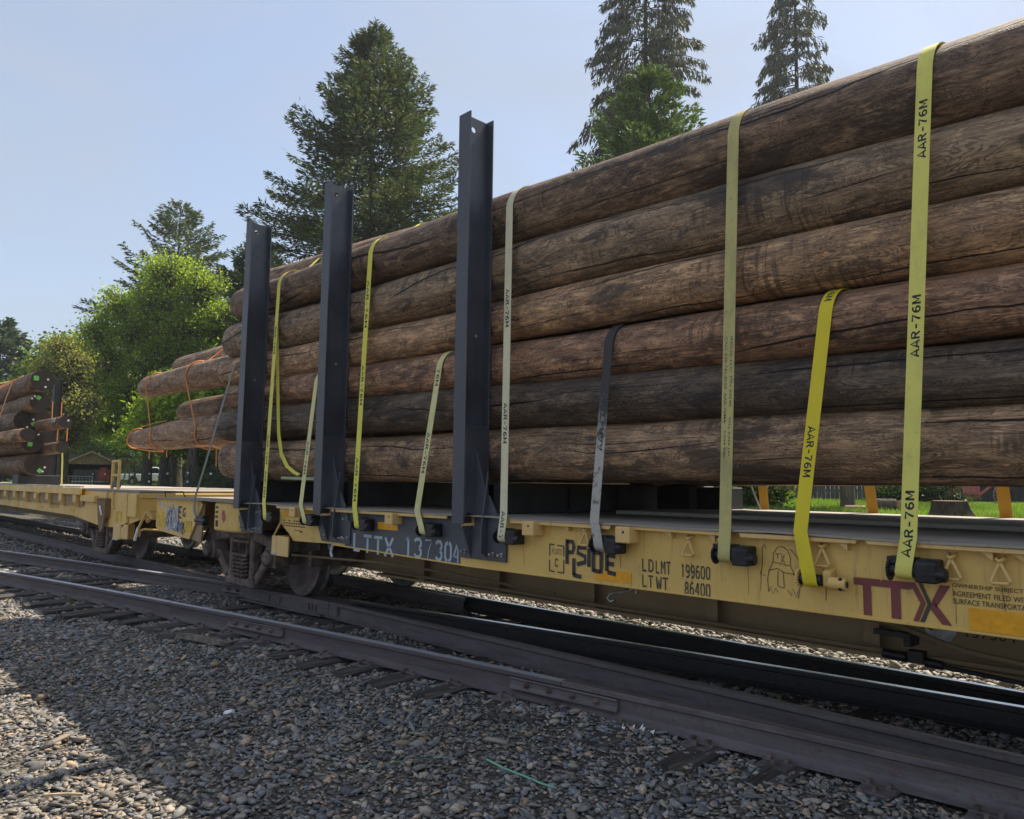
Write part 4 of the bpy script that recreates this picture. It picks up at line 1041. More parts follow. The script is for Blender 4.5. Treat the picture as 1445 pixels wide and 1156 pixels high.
for ln in ([(-11.02, .86), (-11.02, 1.02)], [(-11.02, 1.01), (-10.93, 1.01)], [(-11.02, .94), (-10.95, .94)], [(-11.02, .865), (-10.93, .865)], [(-10.79, 1.0), (-10.86, .98), (-10.87, .90), (-10.80, .885), (-10.79, .94)]):
    strokes(m, [ln], .026, lambda p, q: (p, YF - .0075, q))
m.build('graffiti_letters', M['graf_black'], carB)
m = MB(); m.box(-12.12, -11.86, 5.40, 5.69, .70, .96); m.box(-12.42, -12.10, 5.44, 5.66, .74, .92); m.prism([(-12.42, 5.40), (-12.30, 5.72), (-12.55, 5.74), (-12.64, 5.55), (-12.52, 5.42)], 'z', .72, .96)
m.build('coupler', M['truck'], carB, bevel=.015)
m = MB(); m.tube([(-11.95, 5.0, .72), (-12.1, 5.0, .55), (-12.3, 5.05, .45), (-12.5, 5.1, .55)], .028, 8); m.build('air_hose', M['winch'], carB, smooth=.8)
m = MB(); m.tube([(-11.92, 4.3, 1.05), (-11.98, 4.28, 1.21), (-11.98, 4.55, 1.21), (-11.92, 4.6, 1.05)], .011, 6); m.build('grab_iron', M['winch'], carB, smooth=.8)

# ---- truck: side frames, springs, bolster, wheels and axles
def bogie(parent, xc, detail=True, both=True):
    tr = thing_part('bogie', parent); C = 5.545
    for s in ((1, -1) if both else (1,)):
        Y = lambda y: C + s * (y - C)
        fr = [(-1.10, .60), (-1.02, .66), (-.62, .70), (-.30, .76), (.30, .76), (.62, .70), (1.02, .66), (1.10, .60), (1.10, .40), (.88, .36), (.72, .40), (.46, .14), (.30, .085), (-.30, .085), (-.46, .14), (-.72, .40), (-.88, .36), (-1.10, .40)]
        m = MB(); m2 = []
        # frame as a ring: outer outline, windows left open
        outer = [(xc + a, b) for a, b in fr]
        def bar(pts, w, y0=4.33, y1=4.49):
            for i in range(len(pts) - 1):
                p, q_ = Vector(pts[i]), Vector(pts[i + 1]); d = (q_ - p).normalized(); nn = Vector((-d.y, d.x)) * w / 2; e = d * w * .25
                m.prism([tuple(p + nn - e), tuple(q_ + nn + e), tuple(q_ - nn + e), tuple(p - nn - e)], 'y', min(Y(y0), Y(y1)), max(Y(y0), Y(y1)))
        bar([(xc - 1.06, .60), (xc - .62, .665), (xc - .3, .71), (xc + .3, .71), (xc + .62, .665), (xc + 1.06, .60)], .12)
        bar([(xc - .90, .47), (xc - .66, .40), (xc - .40, .16), (xc - .22, .115)], .125, 4.345, 4.485)
        bar([(xc + .90, .47), (xc + .66, .40), (xc + .40, .16), (xc + .22, .115)], .125, 4.345, 4.485)
        bar([(xc - .38, .11), (xc + .38, .11)], .10, 4.32, 4.50)
        bar([(xc - .29, .14), (xc - .29, .68)], .10, 4.34, 4.48); bar([(xc + .29, .14), (xc + .29, .68)], .10, 4.34, 4.48)
        sf = m.build('side_frame', M['truck'], tr, bevel=.02)
        for dx in (-.865, .865):
            m = MB(); m.box(xc + dx - .13, xc + dx + .13, min(Y(4.30), Y(4.50)), max(Y(4.30), Y(4.50)), .36, .60); m.cyl((xc + dx, Y(4.30), .47), (xc + dx, Y(4.235), .47), .10, .09, 16)
            jb_ = m.build('journal_box', M['truck'], tr, bevel=.015)
            m = MB()
            for a in (.5, 2.6, 4.7): m.cyl((xc + dx + .06 * math.cos(a), Y(4.235), .47 + .06 * math.sin(a)), (xc + dx + .06 * math.cos(a), Y(4.22), .47 + .06 * math.sin(a)), .014, .014, 6)
            m.build('cap_screw', M['truck'], jb_)
        if s == 1 and detail:
            for dx, dy in ((-.125, 4.36), (.0, 4.36), (.125, 4.36)):
                pts = [(xc + dx + .055 * math.cos(t), dy + .055 * math.sin(t), .165 + .265 * t / (2 * math.pi * 5.5)) for t in np.linspace(0, 2 * math.pi * 5.5, 78)]
                m = MB(); m.tube(pts, .0135, 6); m.build('spring', M['truck'], tr, smooth=.9)
                m = MB(); m.cyl((xc + dx, dy, .16), (xc + dx, dy, .43), .032, .032, 10); m.build('inner_spring', M['winch'], tr, smooth=.9)
            m = MB(); m.box(xc - .24, xc + .24, 4.30, 4.60, .435, .47); m.box(xc - .22, xc + .22, 4.33, 4.60, .60, .64)
            for dx in (-.215, -.008, .20): m.box(xc + dx, xc + dx + .018, 4.31, 4.60, .47, .60)
            m.build('bolster_end', M['truck'], tr, bevel=.006)
    m = MB(); m.box(xc - .22, xc + .22, 4.6, 6.49, .44, .74); m.build('bolster', M['truck'], tr, bevel=.01)
    for dx in (-.865, .865):
        wx = xc + dx
        m = MB(); m.cyl((wx, 4.32, .46), (wx, 6.77, .46), .075, .075, 14); m.build('axle', M['truck'], tr, smooth=.8)
        for s in (1, -1):
            Y0 = C - s * (C - 4.72)
            prof = [(.0, -.03), (.09, -.03), (.115, .0), (.16, .035), (.30, .050), (.375, .012), (.395, .0), (.4555, .0), (.4585, .004), (.4585, .010)]
            m = MB(); m.disc_profile((wx, Y0, .46), [(r_, y_ * s) for r_, y_ in prof], 40); wh = m.build('wheel', M['wheel_face'], tr, smooth=.6)
            prof = [(.4585, .010), (.4600, .02), (.462, .10), (.475, .112), (.486, .122), (.486, .132), (.47, .142), (.40, .142), (.33, .10), (.12, .15), (0, .15)]
            m = MB(); m.disc_profile((wx, Y0, .46), [(r_, y_ * s) for r_, y_ in prof], 40); m.build('tread', M['tread'], wh, smooth=.5)
    for e in (1.33, -1.40):
        m = MB(); m.box(xc + e, xc + e + .07, 4.55, 6.5, .40, .58); m.build('brake_beam', M['truck'], tr, bevel=.01)
    return tr
bogie(carB, -9.42)

# ================================================================== THE LOAD ON THE NEAR CAR
def bow(seed):
    ph = np.random.RandomState(seed).uniform(0, 6.28, 8)
    return (lambda x: .009 * math.sin(.8 * x + ph[4]) + .004 * math.sin(2.1 * x + ph[6])), (lambda x: .010 * math.sin(.7 * x + ph[5]) + .004 * math.sin(2.4 * x + ph[7]))
def pole(x0, x1, fy, fz, fr, name='utility_pole', label=None, group=None, tint=(1, 1, 1), seed=0, step=.22, seg=30, endmat='log_end', wob=1.0):
    """round peeled pole along X: fy, fz, fr give centre and radius at x"""
    g = np.random.RandomState(seed); n = max(6, int((x1 - x0) / step)); xs_ = np.linspace(x0, x1, n)
    cx = (x0 + x1) / 2; cy, cz = fy(cx), fz(cx)
    ph = g.uniform(0, 6.28, 8); th = np.linspace(0, 2 * np.pi, seg, endpoint=False); by, bz = bow(seed)
    V = []
    for i, x in enumerate(xs_):
        e = min(x - x0, x1 - x); rr = fr(x) * (1 - .05 * math.exp(-e / .03))
        bump = .009 * np.sin(2 * th + ph[0] + .6 * x) + .006 * np.sin(3 * th + ph[1] - .9 * x) + .003 * np.sin(5 * th + ph[2] + 1.7 * x) + .003 * np.sin(1.9 * x + ph[3])
        r_ = rr + bump * wob * rr / .2 * min(1, rr / .15)
        r_ = np.minimum(r_, rr + .004)
        oy, oz = by(x - cx), bz(x - cx)
        V.append(np.stack([np.full(seg, x - cx), fy(x) - cy + oy + r_ * np.cos(th), fz(x) - cz + oz + r_ * np.sin(th)], 1))
    V = np.concatenate(V)
    me = bpy.data.meshes.new(name); fs = [(i * seg + k, (i + 1) * seg + k, (i + 1) * seg + (k + 1) % seg, i * seg + (k + 1) % seg) for i in range(n - 1) for k in range(seg)]
    fs += [tuple(range(seg)), tuple(range((n - 1) * seg, n * seg)[::-1])]
    me.from_pydata([tuple(v) for v in V], [], fs)
    me.materials.append(M['log']); me.materials.append(M[endmat])
    for k, p in enumerate(me.polygons):
        p.use_smooth = k < len(fs) - 2
        if k >= len(fs) - 2: p.material_index = 1
    o = bpy.data.objects.new(name, me); COL.objects.link(o); o.location = (cx, cy, cz); o.color = (*tint, 1)
    return props(o, label, 'pole', group)
def lin(pts):
    c = np.polyfit([p[0] for p in pts], [p[1] for p in pts], 1)
    return lambda x: float(np.polyval(c, max(min(x, 1.0), -10.5)))
XS = (-1.6, -3.0, -5.8, -7.7)
NEAR = [  # centre Y, centre Z and radius of the six near poles, bottom to top, at four stations
 ((4.478, 1.608, .208), (4.492, 1.622, .222), (4.498, 1.628, .228), (4.510, 1.640, .240)),
 ((4.446, 1.990, .176), (4.450, 2.016, .176), (4.462, 2.051, .192), (4.474, 2.105, .204)),
 ((4.462, 2.359, .192), (4.455, 2.368, .185), (4.440, 2.404, .170), (4.448, 2.490, .180)),
 ((4.463, 2.746, .193), (4.470, 2.750, .200), (4.464, 2.755, .194), (4.452, 2.862, .184)),
 ((4.482, 3.152, .212), (4.500, 3.184, .230), (4.520, 3.202, .248), (4.516, 3.280, .246)),
 ((4.512, 3.606, .242), (4.506, 3.650, .238), (4.506, 3.692, .236), (4.500, 3.756, .230))]
LBL = ['lowest pole of the near side stack, tan along its top',
       'blackish pole second from the bottom of the near side stack',
       'reddish brown pole third from the bottom, where the short tucked straps disappear over it',
       'tan pole with cross ring marks, fourth from the bottom of the near side stack',
       'grey brown pole second from the top of the near side stack, large figure grain',
       'top dark brown pole of the near side stack with a sunlit upper edge']
TINT = [(1.18, 1.09, 1.0), (.44, .46, .50), (1.22, 1.00, .92), (1.50, 1.33, 1.15), (1.02, 1.02, 1.0), (.74, .70, .70)]
near_fn = []
for k, st in enumerate(NEAR):
    fy = lin([(x, s_[0]) for x, s_ in zip(XS, st)]); fz = lin([(x, s_[1]) for x, s_ in zip(XS, st)]); fr = lin([(x, s_[2]) for x, s_ in zip(XS, st)])
    xa, xb_ = -10.15 - .18 * math.sin(k * 2.3), 12.2 + .3 * math.cos(k * 1.7); by, bz = bow(20 + k); xm = (xa + xb_) / 2
    near_fn.append(((lambda x, f=fy, b=by, m_=xm: f(x) + b(x - m_)), (lambda x, f=fz, b=bz, m_=xm: f(x) + b(x - m_)), fr))
    pole(xa, xb_, fy, fz, fr, label=LBL[k], group='poles loaded on the near flatcar', tint=TINT[k], seed=20 + k, seg=40, step=.16)
const = lambda v: (lambda x: v)
sl = lambda a, b: (lambda x: a + b * max(x, -16))
# crown of the load: second log stands higher towards the left
pole(-10.4, 12.3, const(4.985), (lambda x: 3.62 - .056 * min(x, 1.0)), const(.245), label='pole rising just behind the top near pole, seen over it between the posts', group='poles loaded on the near flatcar', tint=(1.1, 1.0, .95), seed=40, seg=32)
for i, (y, z, r_) in enumerate(((5.47, 3.86, .24), (5.96, 3.83, .24), (6.44, 3.68, .24))):
    pole(-10.0 + .2 * i, 12.2, const(y), const(z), const(r_), label='pole on top of the near load, hidden behind the front poles', group='hidden top poles of the near load', seed=50 + i, seg=20, step=.6)
for i, z in enumerate((1.62, 2.06, 2.50, 2.94, 3.36)):
    pole(-10.0 - .15 * (i % 3), 12.1, const(6.575), const(z), const(.225), label='pole in the far side stack of the near load', group='far side poles of the near load', seed=60 + i, seg=20, step=.6)
for i, (y, z) in enumerate(((4.94, 1.63), (5.39, 1.62), (5.83, 1.63), (6.13, 1.98))):
    pole(-9.8 - .1 * i, 12.0, const(y), const(z), const(.22 if i < 3 else .18), label='pole in the bottom layer of the near load behind the front stack', group='bottom layer poles of the near load', seed=70 + i, seg=20, step=.6)
# poles that stick out over the next car
taper = lambda r0, r1, x0, x1: (lambda x: r0 + (r1 - r0) * min(1, max(0, (x - x0) / (x1 - x0))))
pole(-15.4, 0, const(4.93), sl(2.10, -.0045), taper(.165, .265, -15.4, -13.5), label='lowest overhanging pole at the left, its thin tip bound with orange twine', group='poles overhanging the next car', tint=(1.25, 1.1, 1.0), seed=80)
pole(-14.9, 0, const(4.92), sl(3.06, -.003), taper(.20, .235, -14.9, -12.5), label='overhanging pole in the middle row with two orange twine bands', group='poles overhanging the next car', tint=(1.2, 1.08, 1.0), seed=81)
pole(-14.3, 0, const(5.42), const(2.64), taper(.19, .215, -14.3, -12), label='shorter dark overhanging pole between the two long ones', group='poles overhanging the next car', tint=(.9, .85, .85), seed=82)
pole(-14.85, 0, const(5.50), const(3.55), taper(.20, .23, -14.85, -12), label='overhanging pole highest at the left, just under the top of the load', group='poles overhanging the next car', tint=(1.1, 1.0, .95), seed=83)

# ---- straps
def strap_points(x0, zdrum, xkink, xtop, kind, far=None):
    """path in space from the winch drum, over the deck edge, up the load; returns list of points"""
    yk, zk = 4.066, 1.140
    pts = [(x0, 4.105, zdrum - .020), (x0, 4.090, zdrum - .034), (x0, 4.070, zdrum - .036), (x0, 4.052, zdrum - .026), (x0, 4.044, zdrum - .008)]
    for t in (.2, .4, .6, .8, 1): pts.append((x0 + (xkink - x0) * t, 4.044 + (yk - 4.044) * t, zdrum + (zk - zdrum) * t))
    top = 5 if kind == 'over' else 2
    fy, fz, fr = near_fn[top]; xr = xtop; cy, cz, r_ = fy(xr), fz(xr), fr(xr) + .0085
    dx, dz = yk - cy, zk - cz; d = math.hypot(dx, dz); base = math.atan2(dz, dx); off = math.acos(r_ / d); a0 = base - off
    # choose the tangent on the near (-Y) side
    a0 = min((base - off, base + off), key=lambda a: cy + r_ * math.cos(a))
    ty, tz = cy + r_ * math.cos(a0), cz + r_ * math.sin(a0)
    for t in np.linspace(.04, 1, 22): pts.append((xkink + (xtop - xkink) * t, yk + (ty - yk) * t, zk + (tz - zk) * t))
    a0 %= 2 * math.pi
    a1 = math.radians(72 if kind == 'over' else 84)
    for t in np.linspace(.08, 1, 14):
        a = a0 + (a1 - a0) * t; pts.append((xtop + .02 * t, cy + r_ * math.cos(a), cz + r_ * math.sin(a)))
    if kind == 'over':
        zz = 3.62 - .056 * xtop; y2 = 4.985
        for a in (118, 100, 85): pts.append((xtop + .03, y2 + .252 * math.cos(math.radians(a)), zz + .252 * math.sin(math.radians(a))))
        pts.append((xtop + .03, 5.4, max(zz + .252, 4.10))); pts.append((xtop + .03, 5.95, 4.085))
    else:
        pts.append((xtop + .02, cy + r_ * .16, cz + r_ + .004))
    return [Vector(p) for p in pts]
def arc(pts):
    s_ = [0.0]
    for a, b in zip(pts, pts[1:]): s_.append(s_[-1] + (b - a).length)
    return s_
def on_strap(pts, s_, u, v, lift=.0032):
    """point u metres up the strap, v metres across it (+X)"""
    u = max(0.0, min(u, s_[-1] - 1e-4)); i = max(k for k in range(len(s_)) if s_[k] <= u); i = min(i, len(pts) - 2)
    d = (pts[i + 1] - pts[i]).normalized(); nn = Vector((1, 0, 0)).cross(d).normalized()
    if nn.y > 0 and i < 32: nn = -nn
    if i >= 32 and nn.z < 0: nn = -nn
    p = pts[i] + d * (u - s_[i])
    return p + Vector((v, 0, 0)) + nn * lift
def strap(x0, xkink, xtop, kind, mat, label, zd=.975, prints=(), far=None):
    pts = strap_points(x0, zd, xkink, xtop, kind, far)
    m = MB(); m.ribbon(pts, .078, (1, 0, 0), .0045)
    o = m.build('tie_down_strap', STRAP[mat], smooth=.7)
    props(o, label, 'strap', 'load straps of the near car')
    s_ = arc(pts)
    def u_at(z):          # arc length where the strap first reaches height z
        for i in range(6, len(pts) - 1):
            if pts[i].z <= z <= pts[i + 1].z: return s_[i] + (z - pts[i].z) / (pts[i + 1].z - pts[i].z) * (s_[i + 1] - s_[i])
        return s_[-1] * .9
    for txt, z, up, h, L, voff in prints:
        u0 = u_at(z)
        if up: fn = lambda a, b: on_strap(pts, s_, u0 + a, voff + h / 2 - b)
        else: fn = lambda a, b: on_strap(pts, s_, u0 - a, voff - h / 2 + b)
        if h > .03: bold_print(txt, fn, h, L, M['ink'], o)
        else: text_mesh('printed_lettering', txt, .004, fn, h, M['ink'], o, L)
    return pts
A7 = 'AAR-76M'
strap(-8.20, -8.28, -8.55, 'over', 'lime', 'lime yellow strap beside the left post, with a loose tail hanging next to it', prints=[(A7, 1.92, False, .040, .34, 0), (A7, 3.25, False, .040, .34, 0), (A7, 1.50, False, .040, .30, 0)])
strap(-7.30, -7.43, -7.56, 'tuck', 'pale', 'short pale yellow strap just left of the middle post, tucked between poles', prints=[(A7, 1.82, False, .040, .36, 0)])
strap(-6.30, -6.38, -6.55, 'over', 'limebright', 'bright lime strap just right of the middle post, running over the load', prints=[(A7, 1.62, False, .040, .42, 0), (A7, 3.45, False, .040, .50, 0), (A7, 2.55, False, .040, .40, 0)])
strap(-5.275, -5.38, -5.37, 'tuck', 'pale', 'short pale yellow strap between the two right posts, tucked above the third pole', prints=[(A7, 1.83, False, .040, .36, 0), ('76M', 2.42, False, .040, .16, 0)])
strap(-4.285, -4.28, -4.45, 'over', 'cream', 'faded cream strap just right of the tallest looking post', prints=[(A7, 2.97, False, .040, .32, 0), (A7, 2.02, False, .040, .32, 0), ('AAR-7', 1.17, False, .040, .21, 0)])
strap(-3.32, -3.375, -3.40, 'tuck', 'dirty', 'dirty blackened strap tucked over the third pole, grey near the winch', prints=[(A7, 1.62, True, .042, .40, 0)])
strap(-2.375, -2.375, -2.385, 'over', 'olive', 'dull olive yellow strap with two lines of small print', prints=[('IRECO, LLC  P/N 20540', 2.30, False, .016, .44, .018), ('CALL 630-741-0155  AAR-76MA', 2.30, False, .016, .54, -.016), ('WLL 6,666 Lbs', 1.80, False, .016, .24, .016), ('3,024 Kgs', 1.72, False, .016, .165, -.016)])
strap(-1.86, -1.915, -1.825, 'tuck', 'bright', 'short bright yellow strap left of the red logo, tucked over the third pole', zd=.885, prints=[('AAR-76M', 1.72, False, .042, .285, 0), ('76M', 2.53, False, .042, .12, 0)])
strap(-1.385, -1.36, -1.255, 'over', 'lime', 'tall lime yellow strap above the red logo with three printed marks', prints=[(A7, 1.045, True, .042, .325, 0), (A7, 2.05, True, .042, .325, 0), (A7, 3.12, True, .042, .325, 0)])
for x in (-8.20, -7.30, -6.30, -5.275, -4.285, -3.32, -2.375, -1.385): winch(x)
winch(-1.86, .885, True)
# strap G and I show their short second flap of print; far legs hang down the sunlit side
for i, (x, dx) in enumerate(((-3.645, -.0), (-2.62, .045), (-1.61, .03))):
    m = MB(); m.ribbon([(x - dx, 6.845, 2.6), (x - dx * .8, 6.90, 1.9), (x - dx * .4, 6.945, 1.45), (x, 6.985, 1.17), (x, 7.03, 1.05), (x, 7.0, .95)], .09, (1, 0, 0), .005)
    props(m.build('tie_down_strap', STRAP['amber'], smooth=.9), ('amber strap hanging down the far side, left of the leafy bush', 'amber strap on the far side, slanting beside the grey tree trunk', 'amber strap on the far side, in front of the red bicycle')[i], 'strap', 'amber straps on the far side')
# loose tail of the left strap
m = MB(); pts = [(-8.54, 4.262, 3.25), (-8.47, 4.25, 2.85), (-8.38, 4.235, 2.35), (-8.30, 4.22, 1.95), (-8.22, 4.225, 1.70), (-8.10, 4.24, 1.56), (-7.95, 4.25, 1.49), (-7.85, 4.26, 1.46)]
m.ribbon(pts, .055, (.9, .2, .4), .003); props(m.build('strap_tail', STRAP['limebright'], smooth=.9), 'loose tail of lime strap curling against the lowest pole', 'strap')
m = MB(); m.ribbon([(-8.22, 4.235, 1.425), (-7.7, 4.232, 1.418), (-7.08, 4.235, 1.412)], .03, (0, .2, 1), .004); props(m.build('strap_tail', STRAP['mint']), 'pale green strap lying level along the bunk under the lowest pole', 'strap')
# grey tie strap at the left end
m = MB(); m.ribbon([(-9.36, 4.62, 3.22), (-9.36, 4.40, 3.02), (-9.38, 4.12, 2.85), (-9.75, 4.10, 2.15), (-10.05, 4.09, 1.60), (-10.33, 4.085, 1.14), (-10.36, 4.10, .98), (-10.20, 4.12, .80)], .07, (1, 0, .2), .005)
props(m.build('tie_down_strap', STRAP['grey'], smooth=.9), 'grey strap slanting from the overhanging poles to the left end of the car', 'strap')
m = MB(); m.box(-10.20, -9.98, 4.06, YF - .002, .80, .92); m.cyl((-10.25, 4.09, .86), (-9.93, 4.09, .86), .035, .035, 12); m.build('winch', M['winch'], carB, bevel=.006)
# orange twine round the overhanging poles
def loop(cy, cz, r_, x, tilt, a0, a1, n=22):
    return [(x + tilt * math.sin(math.radians(a)), cy + (r_ + .008) * math.cos(math.radians(a)), cz + (r_ + .008) * math.sin(math.radians(a))) for a in np.linspace(a0, a1, n)]
def twine(pts, label, r_=.012):
    m = MB(); m.tube(pts, r_, 6); props(m.build('twine', STRAP['orange'], smooth=1.2), label, 'twine', 'orange twine on the overhanging poles')
rA = .232
twine(loop(4.92, 3.10, .222, -14.35, .05, 75, 200) + [(-14.2, 4.70, 2.7)] + loop(4.93, 2.165, .240, -13.95, .08, 170, 275), 'left orange twine dropping from the middle pole round the lowest pole')
twine([(-11.9, 5.45, 3.79), (-12.0, 5.3, 3.72)] + loop(4.92, 3.095, .238, -12.45, .05, 75, 200) + [(-12.2, 4.68, 2.6)] + loop(4.93, 2.155, .268, -11.9, .1, 170, 285), 'right orange twine running from the high pole down round the lowest pole')
twine(loop(4.93, 2.17, .178, -15.35, .1, 80, 280) + [(-14.9, 5.0, 1.93), (-14.3, 4.86, 1.905), (-13.6, 4.80, 1.875)], 'orange twine tied round the thin tip of the lowest pole', .013)
twine([(-15.1, 4.90, 2.38), (-14.5, 4.92, 2.42), (-13.9, 4.93, 2.435)], 'orange twine lying along the top of the lowest pole tip', .009)
twine([(-11.95, 4.72, 1.92), (-11.3, 4.70, 1.90), (-10.7, 4.69, 1.80), (-10.3, 4.68, 1.74)], 'thick orange twine slanting under the lowest pole to the post', .022)
for x, d_ in ((-14.35, .14), (-13.5, .12), (-11.45, .30)):
    twine([(x, 4.82, 1.90), (x + .02, 4.81, 1.90 - d_ * .5), (x + .01, 4.82, 1.90 - d_)], {-14.35: 'left loose twine end hanging under the lowest pole', -13.5: 'second loose twine end hanging under the lowest pole', -11.45: 'longest twine end hanging beside the grey strap'}[x], .010)

# ================================================================== THE NEXT FLATCAR
carA = thing('flatcar', 'faded yellow flatcar behind the near one, bare pale deck at its end', 'flatcar', (-20, 5.545, 0))
XE = -12.62; XL = -62
m = MB(); m.box(XL, XE - .05, 4.14, 6.95, 1.165, 1.195); m.build('deck', M['deck_planks'], carA)
m = MB()      # deck boards, laid across, each with its own edges
xb = -15.5; bk = 0
dk0 = None
while xb > -21.5:
    w = random.uniform(.17, .22)
    b = MB(); b.box(xb - w + .008, xb - .006, 4.05 + random.uniform(0, .02), 6.98, 1.196, 1.225 + random.uniform(0, .006)); b.build('deck_board', M['deck_planks'], carA, bevel=.004); xb -= w
m.box(XL, xb, 4.06, 6.98, 1.196, 1.226); m.build('deck_boards_far', M['deck_planks'], carA, kind='stuff')
m = MB(); m.box(-15.44, XE - .02, 4.12, 6.96, 1.197, 1.212); m.build('end_deck_plate', M['deck'], carA, bevel=.004)
# curb rail in lengths, ribs and pockets below it
for i in range(14):
    a = -15.42 - 1.15 * i
    m = MB(); m.box(a - 1.13, a, 4.015, 4.05, 1.10, 1.235 + random.uniform(-.006, .006)); m.build('curb_rail', M['yellow_dirty'], carA, bevel=.006)
    if i < 12:
        m = MB(); m.box(a - 1.10, a - .03, 4.03, 4.09, 1.237, 1.262); m.build('curb_plank', M['deck_planks'], carA, bevel=.006)
prof = [(XL, 1.17), (XE, 1.17), (XE, .755), (-13.1, .66), (-13.5, .595), (-14.56, .585), (-16.2, .70), (-22.7, .735), (XL, .74)]
m = MB(); m.prism(prof, 'y', 4.13, 4.15); m.build('side_sill', M['yellow_dirty'], carA)
m = MB(); m.box(XL, -15.5, 4.095, 4.128, .90, 1.10); m.build('sill_recess', M['brown_sill'], carA)
for i in range(24):
    a = -15.75 - .98 * i
    m = MB(); m.prism([(4.02, 1.098), (4.094, 1.098), (4.094, .88), (4.075, .88), (4.02, .97)], 'x', a - .13, a + .07); m.build('rib', M['yellow_dirty'], carA, bevel=.006)
m = MB(); m.box(-15.55, -14.70, 4.06, 4.129, .985, 1.095); m.build('sill_cover', M['yellow_dirty'], carA, bevel=.006)
for x0, x1, z0, z1 in ((-13.70, -13.28, .70, .87), (-16.55, -16.15, .745, .83), (-18.95, -18.4, .755, .84), (-21.2, -20.7, .755, .85), (-24.5, -23.6, .77, .87)):
    m = MB(); m.box(x0, x1, 4.124, 4.128, z0, z1); m.build('reflector', bpy.data.materials['amber_paint'], carA)
g = random.Random(9)
m = MB()
for k in range(5):
    a = -17.9 + k * .16; strokes(m, [[(a, .80), (a + .01, 1.0)]], .03, lambda p, q: (p, 4.126, q))
m.build('faded_letters', M['maroon'], carA)
m = MB()
for k in range(14):
    a = -24.2 + g.uniform(0, 1.0); strokes(m, [[(a, .80 + g.uniform(0, .1)), (a + g.uniform(-.1, .1), .95), (a + g.uniform(-.1, .2), 1.06)]], .03, lambda p, q: (p, 4.126 - .001, q))
m.build('graffiti_scribble', M['graf_white'], carA)
# end sill, pocket and fittings
m = MB(); m.box(XE - .03, XE, 4.14, 6.95, .755, 1.17); m.build('end_sill', M['yellow'], carA, bevel=.006)
m = MB(); m.box(XE, XE + .03, 4.145, 6.94, 1.10, 1.165); m.box(XE, XE + .02, 4.30, 5.1, .90, .915); m.build('end_stiffener', M['yellow'], carA, bevel=.004)
m = MB(); m.box(XE, XE + .05, 5.60, 5.75, .86, 1.10); m.build('hand_hold', M['winch'], carA, bevel=.004)
m = MB(); m.prism([(XE - .62, 1.17), (XE - .45, 1.17), (XE - .42, .70), (XE - .62, .60)], 'y', 4.085, 4.128); m.box(XE - .40, XE - .02, 4.09, 4.128, .80, 1.16); m.build('corner_plate', M['yellow'], carA, bevel=.006)
m = MB(); m.box(XE + .02, XE + .42, 5.40, 5.70, .72, .97); m.prism([(-12.20, 5.36), (-12.30, 5.62), (-12.14, 5.76), (-11.98, 5.60), (-12.08, 5.48)], 'z', .68, .98); m.build('coupler', M['truck'], carA, bevel=.012)
m = MB(); m.box(-13.62, -13.30, 4.075, 4.095, .42, .66); m.box(-13.27, -12.95, 4.085, 4.105, .44, .67); m.box(-13.30, -13.27, 4.075, 4.3, .42, .67); m.build('step_hanger', M['yellow_part'], carA, bevel=.006)
m = MB(); m.box(-13.58, -13.32, 4.06, 4.076, .405, .435); m.build('step_tread', M['galv'], carA, bevel=.003)
m = MB(); m.tube([(-12.55, 4.25, .80), (-12.45, 4.22, .88), (-12.42, 4.25, .80), (-12.55, 4.25, .74)], .03, 8); m.build('lever_bracket', M['yellow_part'], carA, smooth=.8)
m = MB(); m.tube([(-12.50, 4.20, .88), (-12.62, 4.17, .70), (-12.70, 4.16, .60)], .020, 8); m.build('lever_rod', M['yellow_part'], carA, smooth=.8)
m = MB(); m.tube([(-12.68, 4.16, .64), (-12.78, 4.15, .44)], .024, 8); m.build('white_handle', M['white_paint'], carA, smooth=.8)
m = MB(); m.tube([(-12.75, 4.2, .50), (-12.70, 4.2, .60), (-12.55, 4.22, .62), (-12.4, 4.6, .58), (-12.3, 5.1, .56)], .018, 8); m.build('uncoupling_rod', M['yellow_part'], carA, smooth=.8)
# open hand-brake stand
m = MB()
for x in (-14.17, -13.83): m.box(x - .022, x + .022, 4.16, 4.20, 1.20, 1.715)
for z in (1.70, 1.46): m.box(-14.17, -13.83, 4.165, 4.195, z - .02, z + .02)
m.build('hand_brake_stand', M['yellow'], carA, bevel=.004)
m = MB(); m.box(-14.12, -13.88, 4.17, 4.24, 1.25, 1.36); m.build('brake_gear_case', M['winch'], carA, bevel=.01)
for x in (-14.17, -13.83):
    m = MB(); m.tube([(x, 4.11, 1.19), (x, 4.10, .95), (x + .05, 4.12, .90)], .014, 6); m.build('grab_iron', M['yellow_part'], carA, smooth=.8)
# battered winch bracket with a torn strap
m = MB(); m.prism([(-14.52, 1.04), (-14.0, 1.075), (-13.98, .98), (-14.10, .55), (-14.22, .48), (-14.36, .60), (-14.46, .90)], 'y', 4.05, 4.075); m.box(-14.48, -14.02, 4.04, 4.13, 1.03, 1.07); m.box(-14.02, -13.99, 4.035, 4.13, .74, 1.06)
m.build('strap_bracket', paint('rusty_bracket', (.22, .13, .055), .9, .9, .75), carA, bevel=.008)
m = MB(); m.ribbon([(-14.28, 4.040, .94), (-14.20, 4.035, .86), (-14.15, 4.04, .78)], .05, (1, 0, 0), .01); m.build('white_rag', M['white_paint'], carA)
m = MB(); m.tube([(-14.35, 4.3, .50), (-15.5, 4.5, .60), (-16.5, 4.6, .68)], .022, 6); m.tube([(-14.0, 4.3, .42), (-14.4, 4.3, .50), (-14.7, 4.35, .44)], .02, 6); m.build('brake_rod', M['pipe'], carA)
